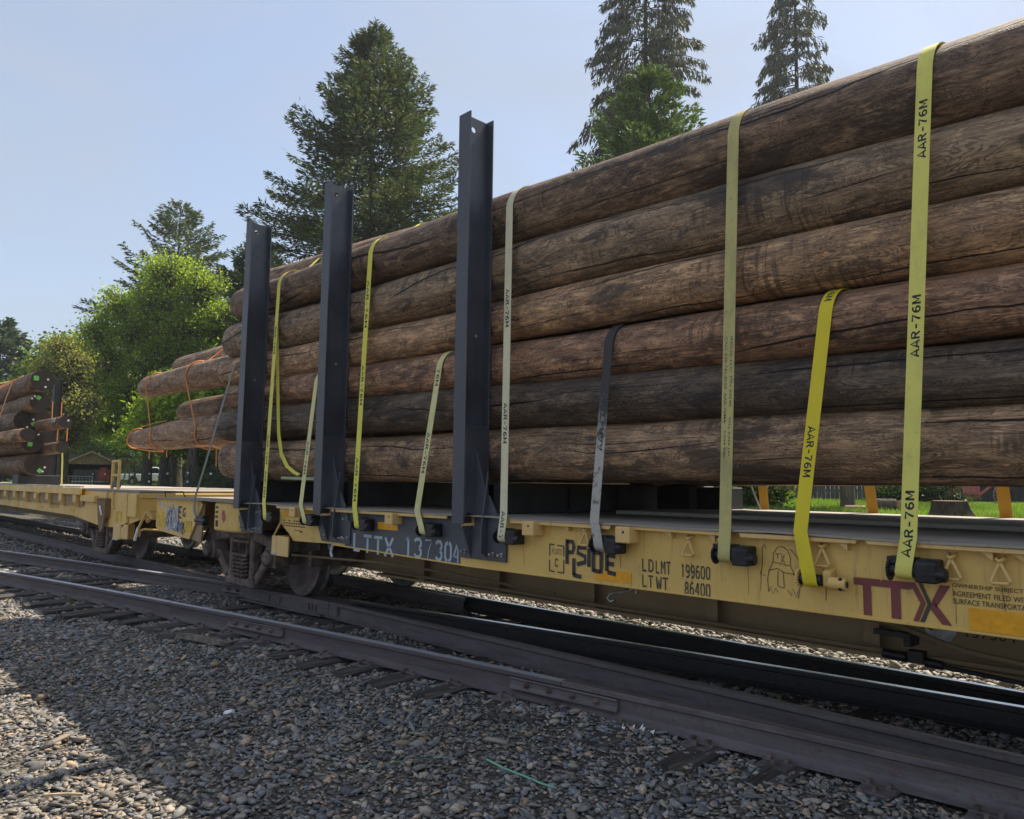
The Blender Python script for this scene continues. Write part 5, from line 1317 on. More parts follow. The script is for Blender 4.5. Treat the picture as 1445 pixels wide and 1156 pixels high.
m = MB(); m.box(XL, -15.6, 5.25, 5.85, .42, 1.16); m.build('centre_sill', M['brown_sill'], carA)
m = MB(); m.tube([(-15.2, 4.5, .46), (-16.6, 4.5, .475), (-18, 4.5, .48)], .018, 6); m.build('air_line', M['galv'], carA)
bogie(carA, -15.15)

# ---- its load, seen end on
GA = 'poles stacked on the next flatcar'
def endpole(xe, y, z, r_, label, tint, seed, length=12, endmat='log_end_dark', tags=(), nails=(), ln=None):
    o = pole(xe - length, xe, const(y), const(z), const(r_), label=label, group=GA, tint=tint, seed=seed, step=.6, seg=26, endmat=endmat, wob=.6)
    for (dy, dz, s_) in tags:
        m = MB(); a = .35 + seed; ca, sa = math.cos(a) * s_, math.sin(a) * s_
        m.prism([(y + dy + ca, z + dz + sa), (y + dy - sa, z + dz + ca), (y + dy - ca, z + dz - sa), (y + dy + sa, z + dz - ca)], 'x', xe + .004, xe + .010); m.build('tag', M['tag'], o)
    for (dy, dz) in nails:
        m = MB(); m.cyl((xe + .003, y + dy, z + dz), (xe + .014, y + dy, z + dz), .024, .022, 10); m.build('nail_disc', M['white_paint'], o)
    return o
M['tag'] = plain('green_paper_tag', (.16, .52, .10), .6, 0, .12)
endpole(-20.3, 4.354, 3.680, .262, 'big pole end on top of the next car load, green tag at its upper left', (.8, .72, .68), 90, tags=[(-.14, .04, .075)], nails=[(.10, .03), (.06, -.15)])
endpole(-20.6, 4.392, 3.195, .228, 'second pole end from the top of the next car load', (.8, .74, .7), 91, tags=[(-.04, .10, .065)], nails=[(-.17, .07), (-.12, .13)])
endpole(-21.5, 4.306, 2.800, .262, 'large pole end in the middle of the next car load, pale scuff on it', (.85, .8, .78), 92, tags=[(.17, -.08, .07)], nails=[(.16, .03), (.04, -.16)])
endpole(-20.8, 4.330, 2.255, .268, 'large pole end second from the bottom of the next car load', (.9, .8, .72), 93, tags=[(-.04, -.06, .07)], nails=[(-.13, .02), (.12, .18), (-.05, .08)])
endpole(-20.8, 4.426, 1.720, .250, 'lowest pole end of the next car load, green tag at lower right', (.8, .7, .62), 94, tags=[(.10, -.14, .065)], nails=[(.20, -.06), (.16, -.16)])
endpole(-19.6, 3.985, 2.370, .160, 'small pole at the left edge of the next car load, sunlit on top', (1.5, 1.25, 1.0), 95)
endpole(-19.2, 4.62, 2.680, .150, 'short pole end poking out furthest right in the next car load, white number on it', (.8, .7, .65), 96, nails=[(.05, .02)])
endpole(-19.6, 4.68, 2.113, .140, 'small dark pole end poking out under the numbered one', (.7, .65, .6), 97)
for i, (y, z) in enumerate(((4.95, 2.45), (5.0, 1.75), (4.92, 3.0))):
    endpole(-22.6 - .2 * i, y, z, .25, ('dark pole end behind the middle poles of the next car load', 'dark pole end low behind the lowest one of the next car load', 'dark pole end behind the second from the top of the next car load')[i], (.7, .65, .62), 100 + i)
text_mesh('painted_number', '110', .02, lambda a, b: (-19.80 + a, 4.62 - .155 + .25 * max(0, b - .02), 2.665 + b), .10, M['graf_white'], bpy.data.objects['utility_pole'] if False else [o for o in COL.objects if o.get('label', '').startswith('short pole end poking')][0], .34)
def beam_post(x, y, z0, z1, label):
    t = thing('side_post', label, 'post', (x, y, z0), 'posts of the next flatcar')
    m = MB(); m.box(x - .09, x + .09, y - .11, y - .095, z0, z1); m.box(x - .09, x + .09, y + .095, y + .11, z0, z1); m.box(x - .006, x + .006, y - .095, y + .095, z0, z1 - .04)
    m.build('column', M['bunk'], t, bevel=.003)
    m = MB(); m.box(x - .2, x + .2, y - .16, y + .16, z0 - .03, z0); m.build('base_plate', M['post'], t)
beam_post(-27.0, 6.21, 1.23, 4.56, 'dark steel post standing behind the next car load')
m = MB(); m.box(-21.9, -21.3, 4.2, 5.10, 1.234, 1.47); props(m.build('timber_bunk', M['bunk'], bevel=.01), 'dark bunk beam under the pole ends of the next car', 'beam')
m = MB(); m.ribbon([(-30, 4.10, 3.74), (-26, 4.09, 3.76), (-23.2, 4.10, 3.78), (-22, 4.12, 3.82)], .08, (.2, 0, 1), .005); props(m.build('tie_down_strap', STRAP['orange']), 'orange strap along the top pole of the next car load', 'strap')
m = MB(); m.ribbon([(-22.0, 4.30, 3.95), (-22.1, 4.09, 3.80), (-22.5, 4.05, 3.4), (-23.0, 4.0, 2.8), (-23.6, 3.98, 2.1)], .10, (1, 0, -.3), .005); props(m.build('tie_down_strap', STRAP['orange'], smooth=.9), 'orange strap slanting down in front of the next car load', 'strap')
m = MB(); m.ribbon([(-33, 4.3, 4.5), (-28, 4.36, 4.2), (-23.5, 4.4, 3.97)], .06, (0, .5, 1), .005); props(m.build('tie_down_strap', STRAP['lime']), 'yellow strap over the far part of the next car load', 'strap')
m = MB(); m.ribbon([(-21.0, 5.02, 2.15), (-21.0, 5.04, 1.8), (-21.0, 5.06, 1.24)], .035, (0, 1, 0), .005); props(m.build('tie_down_strap', STRAP['lime']), 'thin yellow strap dropping to the deck right of the pole ends', 'strap')
for i, y in enumerate((4.83, 5.03)):
    m = MB(); m.tube([(-21.4, y, 3.3), (-21.4, y + .01, 2.85)], .012, 6); props(m.build('twine', STRAP['orange']), ('left', 'right')[i] + ' upper orange twine hanging beside the pole ends of the next car', 'twine')
    m = MB(); m.tube([(-20.3, y - .1, 2.62), (-20.3, y - .1, 2.28)], .012, 6); props(m.build('twine', STRAP['orange']), ('left', 'right')[i] + ' lower orange twine hanging below the numbered pole end', 'twine')

# ================================================================== TREES AND THE FAR SIDE
def unit(a): return a / np.maximum(np.linalg.norm(a, axis=-1, keepdims=True), 1e-9)
def leaf_quads(P, D, L, W, g):
    D = unit(D); side = unit(np.cross(D, unit(g.normal(size=D.shape)))); L = np.asarray(L)[:, None]; W = np.asarray(W)[:, None]
    v = np.stack([P, P + D * L * .45 + side * W / 2, P + D * L, P + D * L * .45 - side * W / 2], 1)
    n = len(P)
    return v.reshape(-1, 3), np.arange(4 * n).reshape(n, 4)
def tint_for(n, cols, g, var=.25):
    c = np.asarray(cols)[g.randint(0, len(cols), n)]
    return c * g.uniform(1 - var, 1 + var, (n, 1))
def conifer(x, y, H, prof, label, seed, cols, style='spruce', z0=1.0, nb=300, dens=1.0, tuft=(.30, .095), group='trees beyond the tracks', name='conifer_tree', mat='needle', trunk_r=None, lean=0.0):
    g = np.random.RandomState(seed); zb = float(ground_z(x, y)) - .1
    t = thing(name, label, 'tree', (x, y, zb), group)
    tr = trunk_r or H * .011
    m = MB(); pts = [(x + lean * s * H + .05 * math.sin(3 * s + seed), y, zb + H * s) for s in np.linspace(0, 1, 12)]
    m.tube(pts, [tr * (1.35 if i == 0 else 1) * (1 - .93 * i / 11) for i in range(12)], 10)
    P_, D_, L_, W_ = [], [], [], []
    for k in range(nb):
        s = (k + g.uniform()) / nb; h = z0 + (H * .985 - z0) * s ** .92; fr = 1 - h / H
        L = prof(fr) * g.uniform(.62, 1.12) + .12
        if style == 'droop' and g.uniform() < .12: L *= 1.25
        az = g.uniform(0, 2 * np.pi); ca, sa = math.cos(az), math.sin(az)
        n = 8; tt = np.linspace(0, 1, n)
        if style == 'spruce': zz = h + L * ((-.10 - .25 * (fr > .35)) * tt + (.42 - .1 * fr) * tt ** 2 + .35 * (1 - min(1, fr * 4)) * tt)
        elif style == 'up': zz = h + L * (.35 * tt + .15 * tt ** 2)
        else: zz = h + L * (.10 * tt - .62 * tt ** 2 + .18 * tt ** 3)
        bx, by = x + lean * h + ca * L * tt, y + sa * L * tt
        pts = np.stack([bx, by, zb + zz], 1); pts[:, :2] += g.normal(0, .03 * L, (n, 2)) * tt[:, None]
        rb = .012 + .010 * L
        m.tube([tuple(p) for p in pts], [rb * (1 - .85 * q) for q in tt], 4, False)
        cnt = int((10 + 30 * L) * dens)
        u = g.uniform(.12 if style != 'droop' else .22, 1, cnt) ** .8; idx = np.clip((u * (n - 1)).astype(int), 0, n - 2); f = u * (n - 1) - idx
        base = pts[idx] * (1 - f)[:, None] + pts[idx + 1] * f[:, None]
        lat = np.array([-sa, ca, 0]); out = np.array([ca, sa, 0]); sgn = np.sign(g.normal(size=cnt))
        width = (.10 + .30 * L * (1 - u) ** .8) * g.uniform(0, 1, cnt)
        base = base + lat * (sgn * width)[:, None] + out * (width * .45)[:, None]
        d = out * g.uniform(.35, 1.0, cnt)[:, None] + lat * (sgn * g.uniform(.2, 1.0, cnt))[:, None]
        if style == 'spruce': d[:, 2] += g.normal(.05, .30, cnt); base[:, 2] += g.normal(-.03, .07, cnt)
        elif style == 'up': d[:, 2] += g.normal(.35, .35, cnt)
        else:
            hang = g.uniform(0, 1, cnt); d = d * (.38 * (1 - hang * .6))[:, None]; d[:, 2] -= .25 + 1.0 * hang; base[:, 2] -= g.uniform(0, .50, cnt) * (.35 + .4 * u)
        P_.append(base); D_.append(d); L_.append(tuft[0] * g.uniform(.6, 1.3, cnt)); W_.append(tuft[1] * g.uniform(.6, 1.3, cnt))
    v, f = leaf_quads(np.concatenate(P_), np.concatenate(D_), np.concatenate(L_), np.concatenate(W_), g)
    m.build('trunk', M['bark_dark'], t, smooth=.9)
    np_mesh('crown', v, f, M[mat], tint_for(len(f), cols, g), parent=t)
    return t
def broadleaf(x, y, H, blobs, label, seed, cols, n_leaf=20000, leaf=(.22, .15), trunk_r=.22, group='trees beyond the tracks', name='broadleaf_tree', fork=.35, mat='leaf', clump=.55, sub=60, cat='tree', branch_vis=1.0):
    """blobs: (dx, dy, z, r) lobes of the crown; limbs run from the trunk into every lobe, twigs carry the leaf clumps"""
    g = np.random.RandomState(seed); zb = float(ground_z(x, y)) - .1; t = thing(name, label, cat, (x, y, zb), group)
    m = MB(); zf = H * fork
    m.tube([(x, y, zb), (x + .05, y, zb + zf * .5), (x - .04, y + .04, zb + zf)], [trunk_r * 1.3, trunk_r, trunk_r * .85], 10)
    tips = []; vol = sum(b[3] ** 2 for b in blobs)
    for (dx, dy, z, r_) in blobs:
        c = np.array([x + dx, y + dy, zb + z]); a = np.array([x, y, zb + zf * g.uniform(.75, 1.0)])
        mid = a * .5 + c * .5 + np.array([dx, dy, 0]) * .10 + np.array([0, 0, .1 * r_])
        m.tube([tuple(a), tuple(mid), tuple(c)], [trunk_r * .55, trunk_r * .36, trunk_r * .16], 7)
        k = max(6, int(sub * r_ ** 2 / vol * len(blobs)))
        for i in range(k):
            d = unit(g.normal(size=3)[None])[0]; d[2] = d[2] * .8 + .12
            e = c + d * r_ * g.uniform(.45, 1.06) ** .8
            m.tube([tuple(c * .7 + mid * .3 if g.uniform() < .4 else c), tuple(c * .45 + e * .55 + g.normal(0, .12 * r_, 3)), tuple(e)], [trunk_r * .13 * branch_vis, trunk_r * .08 * branch_vis, .008], 4, False)
            tips.append((e, d, r_))
    per = max(10, n_leaf // len(tips)); P_, D_, C_ = [], [], []
    for e, d, r_ in tips:
        n = int(per * g.uniform(.5, 1.5)); q = g.normal(size=(n, 3)) * clump * g.uniform(.55, 1.1) * np.array([1, 1, .62])
        P_.append(e + q - d * .15); dd = g.normal(size=(n, 3)) + d * .5; dd[:, 2] -= .35; D_.append(dd)
        C_.append(np.tile(tint_for(1, cols, g, .35), (n, 1)))
    P_, D_ = np.concatenate(P_), np.concatenate(D_); n = len(P_)
    v, f = leaf_quads(P_, D_, leaf[0] * g.uniform(.6, 1.3, n), leaf[1] * g.uniform(.6, 1.3, n), g)
    m.build('trunk', M['bark'], t, smooth=.9)
    np_mesh('crown', v, f, M[mat], np.concatenate(C_) * g.uniform(.75, 1.25, (n, 1)), parent=t)
    return t
SPR = [tuple(2.25 * q for q in c) for c in [(.040, .056, .026), (.050, .066, .028), (.030, .044, .022), (.062, .070, .030), (.058, .052, .026), (.036, .052, .026)]]
HEM = [tuple(2.08 * q for q in c) for c in [(.040, .040, .032), (.052, .056, .034), (.032, .038, .027), (.060, .056, .036)]]
DRK = [tuple(2.10 * q for q in c) for c in [(.026, .040, .022), (.032, .050, .026), (.022, .034, .019), (.042, .058, .028)]]
CED = [tuple(1.62 * q for q in c) for c in [(.065, .098, .030), (.080, .115, .034), (.050, .078, .026), (.095, .120, .040)]]
BRI = [(.200, .290, .065), (.235, .330, .070), (.170, .250, .060), (.255, .330, .085), (.130, .200, .052)]
PAL_L = [tuple(1.25 * q for q in c) for c in [(.150, .175, .075), (.175, .195, .085), (.120, .145, .060), (.19, .18, .10)]]
MID = [tuple(1.50 * q for q in c) for c in [(.060, .105, .024), (.075, .130, .028), (.045, .080, .020)]]
conifer(-30.2, 19.6, 23.0, lambda f: min(6.0, 11.8 * f ** .95 + .12), 'tall broad dark spruce rising behind the left posts', 3, SPR, 'spruce', 2.0, 520, 2.3, (.27, .070), trunk_r=.27)
conifer(-24.6, 34.2, 37.0, lambda f: min(4.6, 7.6 * f ** .75), 'very tall thin conifer with hanging sprays, left of the two bare topped ones', 4, HEM, 'droop', 6.0, 330, 1.9, (.34, .085), trunk_r=.33)
conifer(-20.9, 45.4, 38.0, lambda f: min(4.0, 6.6 * f ** .75), 'very tall thin conifer with hanging sprays, right one above the load', 5, HEM, 'droop', 8.0, 300, 1.6, (.36, .09), trunk_r=.34)
conifer(-17.4, 24.4, 17.6, lambda f: min(2.7, 7.5 * f ** .85 + .1), 'lighter green bushy cedar in front of the tall thin conifer', 6, CED, 'up', 1.5, 340, 2.2, (.24, .07), trunk_r=.2)
conifer(-54.6, 19.5, 20.6, lambda f: min(6.8, 10.5 * f ** .8), 'dark conifer standing up behind the bright green leafy tree', 7, SPR, 'spruce', 6.0, 190, 1.15, (.36, .10), trunk_r=.25)
conifer(-44.0, 20.6, 15.6, lambda f: min(4.2, 7.5 * f ** .8), 'dark narrow conifer at the edge of the left post', 8, DRK, 'spruce', 1.0, 280, 1.6, (.36, .11))
conifer(-97, 27.5, 15.5, lambda f: min(4.6, 8 * f ** .8), 'dark conifer low behind the leafy trees, right of the pale tree', 9, DRK, 'spruce', .6, 240, 1.4, (.42, .14))
conifer(-56, 21.5, 14.0, lambda f: min(4.8, 8 * f ** .8), 'dark conifer low behind the bright leafy tree', 10, DRK, 'spruce', 4.2, 250, 1.4, (.42, .14))
conifer(-85, 36.0, 18.0, lambda f: min(5, 8 * f ** .8), 'dark conifer behind the overhanging poles', 16, DRK, 'spruce', .6, 220, .9, (.6, .24))
conifer(-88.6, 15.2, 16.5, lambda f: min(4.5, 9 * f ** .8), 'hazy dark conifer at the left edge of the picture, tallest there', 11, DRK, 'spruce', 1, 200, .8, (.7, .26))
conifer(-90, 18.6, 13.0, lambda f: min(4, 8 * f ** .8), 'smaller hazy conifer right of the tallest one at the left edge', 12, DRK, 'spruce', 1, 180, .8, (.7, .26))
broadleaf(-45.5, 15.2, 14, [(.9, .3, 12.6, 1.5), (-.8, .5, 12.2, 1.2), (2.6, 1.6, 11.6, 1.5), (-2.1, -1.3, 10.8, 1.3), (.6, 0, 10.6, 1.7), (3.6, 2.4, 9.8, 1.4), (-3.0, -2.0, 9.2, 1.4), (1.9, 1.2, 9.2, 1.7), (-.9, -.6, 9.0, 1.6),
           (-4.2, -2.7, 7.8, 1.2), (3.4, 2.3, 7.6, 1.5), (.4, .3, 7.4, 1.8), (-2.2, -1.5, 7.4, 1.5), (-3.6, -2.4, 5.8, 1.3), (1.8, 1.2, 5.6, 1.7), (-1.0, -.7, 5.4, 1.7), (3.4, 2.2, 5.2, 1.3), (0.4, .3, 3.8, 1.4), (-2.4, -1.6, 3.8, 1.2), (2.4, 1.6, 3.6, 1.2)],
          'bright fresh green leafy tree lit by the sun at the left', 21, BRI, 60000, (.17, .11), .25, sub=190, clump=.40)
broadleaf(-52.0, 12.6, 11, [(0, 0, 8.2, 1.8), (-1.2, -.8, 6.6, 1.8), (1.2, .6, 6.4, 1.9), (0, .2, 4.8, 2.0), (-1.6, -1.0, 4.0, 1.5)], 'darker green leafy tree between the pale tree and the bright one', 22, MID, 15000, (.26, .18), .2, sub=120, clump=.6)
broadleaf(-43.8, 10.3, 9.5, [(0, 0, 7.6, 1.0), (-.7, -.3, 6.7, 1.1), (.7, .3, 6.8, 1.1), (0, .1, 5.6, 1.5), (-.9, -.5, 4.6, 1.2), (.9, .5, 4.6, 1.3), (0, 0, 3.4, 1.4)], 'thin pale green tree with sparse leaves and many twigs', 23, PAL_L, 11000, (.15, .085), .16, sub=230, clump=.36, branch_vis=1.6)
broadleaf(-35.0, 12.4, 5.6, [(0, 0, 3.4, 1.3), (-1.0, -.3, 2.8, 1.1), (1.0, .4, 2.8, 1.2), (.2, .2, 4.4, 1.0)], 'low bright leafy tree under the overhanging poles', 24, BRI, 9000, (.20, .14), .22, sub=90, clump=.42)
broadleaf(-37.8, 13.9, 6.4, [(0, 0, 4.9, 1.2), (-.8, -.2, 4.1, 1.0), (.9, .3, 4.2, 1.1)], 'leafy tree with a thick trunk behind the wire fence', 25, MID, 7000, (.2, .14), .34, sub=70, clump=.42)
broadleaf(-32.6, 12.7, 6.2, [(0, 0, 4.6, 1.3), (-.9, -.2, 4.0, 1.0), (.9, .3, 4.1, 1.1)], 'leafy tree just left of the left post behind the fence', 26, BRI, 8000, (.2, .14), .26, sub=80, clump=.42)
broadleaf(-82, 23.0, 7.0, [(0, 0, 4.9, 2.0), (-2, -.5, 4.2, 1.6), (2, .6, 4.3, 1.7)], 'leafy tree behind the carport', 27, MID, 7000, (.32, .22), .25, sub=70, clump=.6)
broadleaf(-66, 23.7, 8.0, [(0, 0, 5.4, 2.1), (-1.8, -.5, 4.6, 1.8), (2, .6, 4.8, 1.8)], 'leafy tree with a dark trunk beside the white pickup', 28, MID, 7000, (.34, .24), .38, sub=70, clump=.6)
broadleaf(-8.3, 20.4, 8.0, [(0, 0, 6.6, 1.5), (-1.0, .4, 5.6, 1.3), (1.0, -.2, 5.6, 1.3), (0, .6, 5.0, 1.2)], 'tree with a mottled grey trunk on the lawn, seen under the poles', 29, MID, 7000, (.2, .14), .15, sub=70, clump=.42)
def bush(x, y, h, r_, label, seed, cols, n=2600, leaf=(.11, .05), mat='leaf'):
    g = np.random.RandomState(seed); zb = float(ground_z(x, y)); t = thing('bush', label, 'bush', (x, y, zb), 'bushes beyond the tracks')
    m = MB()
    P_, D_ = [], []
    for k in range(36):
        d = unit(g.normal(size=3)[None])[0]; d[2] = abs(d[2]); e = np.array([x, y, zb + .06]) + d * np.array([r_, r_, h]) * g.uniform(.55, 1)
        m.tube([(x, y, zb), tuple((e + [x, y, zb + .2]) / 2), tuple(e)], [.022, .014, .006], 4, False)
        q = n // 36; P_.append(e + g.normal(size=(q, 3)) * np.array([.13, .13, .11]) * (r_ + .4)); D_.append(g.normal(size=(q, 3)) + d)
    P_, D_ = np.concatenate(P_), np.concatenate(D_); P_[:, 2] = np.maximum(P_[:, 2], zb + .02)
    v, f = leaf_quads(P_, D_, leaf[0] * g.uniform(.7, 1.3, len(P_)), leaf[1] * g.uniform(.7, 1.3, len(P_)), g)
    m.build('stem', M['bark_dark'], t); np_mesh('leaves', v, f, M[mat], tint_for(len(f), cols, g), parent=t)
bush(-10.35, 19.4, .85, .75, 'leafy bush with glossy leaves and pale tips on the lawn, under the poles', 31, [(.05, .085, .035), (.07, .11, .04), (.12, .15, .09), (.035, .06, .025)], 4200, (.15, .07))
bush(-9.4, 27.0, .95, .85, 'dense dark green bush beyond the lawn, left of the tallest strap', 32, [(.03, .06, .025), (.04, .075, .03)], 4200, (.12, .06))
bush(-8.2, 27.4, .9, .8, 'dense dark green bush beyond the lawn, directly behind the tallest strap', 33, [(.03, .058, .025), (.042, .07, .03)], 3800, (.12, .06))
for i, (x, y) in enumerate(((-58, 26.0), (-50, 19.6), (-39.5, 16.2), (-33.5, 14.8), (-29.5, 13.4))):
    bush(x, y, 2.2 + .3 * (i % 2), 1.7, ('shrub left of the thick trunk behind the fence', 'round shrub behind the thick trunk', 'shrub between the two trunks behind the fence', 'shrub in the shade right of the second trunk', 'dark shrub beside the left post behind the fence')[i], 35 + i, MID if i % 2 else DRK, 4000, (.22, .13))
# a far wood closing the view
g = np.random.RandomState(77); P_, D_, C_ = [], [], []
for k in range(150):
    x = -150 + g.uniform(-20, 20) + k * .62; y = 26 + (x + 150) * .02 + g.uniform(0, 26) + 26 * (k > 75) + max(0, (x + 100)) * .42; h = g.uniform(6, 11) * (1.0 if x < -70 else .62)
    q = 330; d = unit(g.normal(size=(q, 3))); d[:, 2] = np.abs(d[:, 2]); P_.append(np.array([x, y, 1.0]) + d * np.array([3.4, 3.4, h]) * g.uniform(.6, 1.05, (q, 1))); D_.append(d + g.normal(size=(q, 3)) * .6)
    C_.append(np.tile(tint_for(1, MID + DRK, g, .2), (q, 1)))
P_, D_ = np.concatenate(P_), np.concatenate(D_)
v, f = leaf_quads(P_, D_, g.uniform(.7, 1.5, len(P_)), g.uniform(.5, .9, len(P_)), g)
props(np_mesh('far_wood', v, f, M['leaf'], np.concatenate(C_) * g.uniform(.75, 1.25, (len(f), 1))), 'far wood closing the view behind the yard', 'wood', kind='stuff')
# grass blades on the lawn that shows under the load and beside the fence
def blades(n, x0, x1, y0, y1, hgt, w, seed, cols, label, fan=None):
    g = np.random.RandomState(seed); p = np.stack([g.uniform(x0, x1, n), g.uniform(y0, y1, n)], 1)
    if fan is not None: p = p[fan(p)]
    n = len(p); z = ground_z(p[:, 0], p[:, 1]) - .01; B = np.column_stack([p, z]); a = g.uniform(0, 6.28, n); h = hgt * g.uniform(.4, 1.25, n)
    dx = np.stack([np.cos(a), np.sin(a), np.zeros(n)], 1) * (w * g.uniform(.6, 1.4, n))[:, None]
    tip = B + np.column_stack([g.normal(0, .45, n) * h, g.normal(0, .45, n) * h, h])
    v = np.stack([B - dx, B + dx, tip], 1).reshape(-1, 3); f = np.arange(3 * n).reshape(n, 3)
    patch = .75 + .5 * (np.sin(p[:, 0] * .9 + 1.3 * np.sin(p[:, 1] * .5)) * .5 + .5)
    props(np_mesh('grass', v, f, M['grass'], tint_for(n, cols, g, .3) * patch[:, None]), label, 'grass', kind='stuff')
GR = [(.13, .235, .030), (.17, .28, .038), (.20, .29, .06), (.11, .19, .028), (.24, .26, .08)]
blades(90000, -17, 0, 11.3, 28, .11, .010, 51, GR, 'sunny lawn grass seen under the poles', lambda p: (np.abs(p[:, 0] / p[:, 1] + .36) < .26) & ~((np.abs(p[:, 1] - 16.2 - .2 * p[:, 0]) < .5) & (p[:, 0] < -6)))
blades(36000, -45, -18, 9.6, 16, .16, .016, 52, GR, 'grass along the wire fence')
blades(26000, -85, -45, 10, 24, .22, .035, 53, GR, 'grass in the yard around the carport', lambda p: np.sin(p[:, 0] * .35 + p[:, 1] * .5) > -.35)

# ---- yard things seen over the bare deck
def gz(x, y): return float(ground_z(x, y))
M['shed_wood'] = plain('brown_shed_wood', (.22, .15, .09), .8, 0, .3, 6, .3, 30)
M['shed_dark'] = plain('dark_shed_boards', (.045, .042, .042), .8, 0, .35, 5, .3, 30)
M['roof_tan'] = plain('tan_roofing', (.34, .28, .20), .8, 0, .25, 4)
M['pale_roof'] = plain('pale_grey_roofing', (.45, .46, .48), .5, 0, .2, 4)
M['car_white'] = plain('white_car_paint', (.74, .74, .75), .22, 0, .06, 3, .02)
M['glass'] = plain('dark_car_glass', (.018, .022, .026), .06, 0, .1, 3, 0)
M['rubber'] = plain('black_rubber', (.018, .018, .018), .8, 0, .2)
M['red_tarp'] = plain('red_cover', (.32, .025, .03), .55, 0, .3, 3)
M['red_bike'] = plain('faded_red_bike_paint', (.36, .10, .105), .5, 0, .3, 12)
M['chrome'] = plain('dull_chrome', (.45, .45, .45), .3, .9, .2)
# carport
cx, cy = -66.5, 18.0; z0 = gz(cx, cy); t = thing('carport', 'small open gabled carport with tan roof at the far end of the yard', 'carport', (cx, cy, z0))
ax = Vector((.24, .97, 0)); bx_ = Vector((-.97, .24, 0))     # front width, depth
def W2(u, v, w): p = Vector((cx, cy, z0)) + ax * u + bx_ * v; return (p.x, p.y, p.z + w)
def wbox(m, u0, u1, v0, v1, w0, w1):
    m.add([W2(a, b, c) for c in (w0, w1) for a, b in ((u0, v0), (u1, v0), (u1, v1), (u0, v1))], [(0, 3, 2, 1), (4, 5, 6, 7), (0, 1, 5, 4), (1, 2, 6, 5), (2, 3, 7, 6), (3, 0, 4, 7)])
def wpoly(m, pts, v0, v1):
    n = len(pts); m.add([W2(a, v0, c) for a, c in pts] + [W2(a, v1, c) for a, c in pts], [tuple(range(n)), tuple(range(2 * n - 1, n - 1, -1))] + [(i, i + n, (i + 1) % n + n, (i + 1) % n) for i in range(n)])
m = MB(); wpoly(m, [(-1.95, 1.72), (0, 2.72), (0, 2.84), (-2.10, 1.78)], -.2, 4.5); wpoly(m, [(1.95, 1.72), (0, 2.72), (0, 2.84), (2.10, 1.78)], -.2, 4.5); m.build('roof', M['roof_tan'], t)
for u in (-1.75, 1.75):
    m = MB(); wbox(m, u - .07, u + .07, 0, .14, 0, 1.85); m.build('post', M['roof_tan'], t)
    m = MB(); wbox(m, u - .03, u + .03, .2, 4.3, 0, 1.75); m.build('side_wall', M['shed_wood'], t)
m = MB(); wbox(m, -1.75, 1.75, 4.3, 4.36, 0, 2.6); m.build('back_wall', M['shed_dark'], t)
m = MB(); wpoly(m, [(-1.8, 1.78), (1.8, 1.78), (0, 2.66)], .02, .08); m.build('gable', M['shed_wood'], t)
t2 = thing('lean_to', 'low shed roof on slanting poles right of the carport', 'shed', (cx, cy + 3, z0))
m = MB(); wbox(m, 2.15, 3.3, .3, 3, 1.95, 2.10); m.build('roof', plain('red_brown_roof', (.20, .09, .06), .8), t2)
for u, u2 in ((2.3, 2.6), (2.9, 2.65), (3.2, 3.2)):
    m = MB(); m.tube([W2(u, .4, 0), W2(u2, .4, 1.95)], .06, 6); m.build('post', M['shed_wood'], t2)
t3 = thing('utility_trailer', 'dark utility trailer parked inside the carport', 'trailer', W2(0, .8, 0))
m = MB(); wbox(m, -1.2, .6, .2, 3, .45, 1.35); m.build('bed', M['shed_dark'], t3, bevel=.02)
m = MB(); wbox(m, -1.3, 1.3, .0, 3.1, .36, .46); m.build('frame', M['galv'], t3)
for u in (-1.25, 1.15):
    m = MB(); c = Vector(W2(u, 1.4, .33)); m.cyl(c - ax * .1, c + ax * .1, .33, .33, 18); m.build('wheel', M['rubber'], t3)
m = MB(); n = 16
for i in range(9):
    w = .5 + i * .12
pts = []
vs = [W2(.95 + .55 * math.cos(a) * s_, .4 + .5 * math.sin(a) * s_, .46 + h) for s_, h in ((1, 0), (1.02, .35), (.92, .75), (.6, 1.05), (.15, 1.15)) for a in np.linspace(0, 6.283, 13)[:-1]]
m.add(vs, [(i * 12 + k, i * 12 + (k + 1) % 12, (i + 1) * 12 + (k + 1) % 12, (i + 1) * 12 + k) for i in range(4) for k in range(12)] + [tuple(range(48, 60))])
props(m.build('red_bundle', M['red_tarp'], smooth=1.0), 'red covered bundle on the right side under the carport', 'bundle')
# metal cage rack
x, y = -53.3, 13.7; z = gz(x, y); t = thing('wire_cage', 'low pale metal cage standing in front of the carport', 'cage', (x, y, z))
m = MB(); a_ = Vector((.25, .97, 0)); b_ = Vector((-.97, .25, 0)); o_ = Vector((x, y, z))
def Pq(u, v, w): return o_ + a_ * u + b_ * v + Vector((0, 0, w))
for v in (0, .8):
    for u in (-.85, .85): m.tube([Pq(u, v, 0), Pq(u, v, .85)], .035, 6)
    for w in (.08, .85): m.tube([Pq(-.85, v, w), Pq(.85, v, w)], .035, 6)
for u in (-.85, .85): m.tube([Pq(u, 0, .85), Pq(u, .8, .85)], .03, 6)
m.build('frame', M['pale_roof'], t, smooth=.8)
m = MB()
for k in range(1, 9): u = -.85 + k * .19; m.tube([Pq(u, 0, .08), Pq(u, 0, .85)], .010, 4)
for k in range(1, 5): m.tube([Pq(-.85, 0, .08 + k * .155), Pq(.85, 0, .08 + k * .155)], .010, 4)
m.build('wire_panel', M['galv'], t)
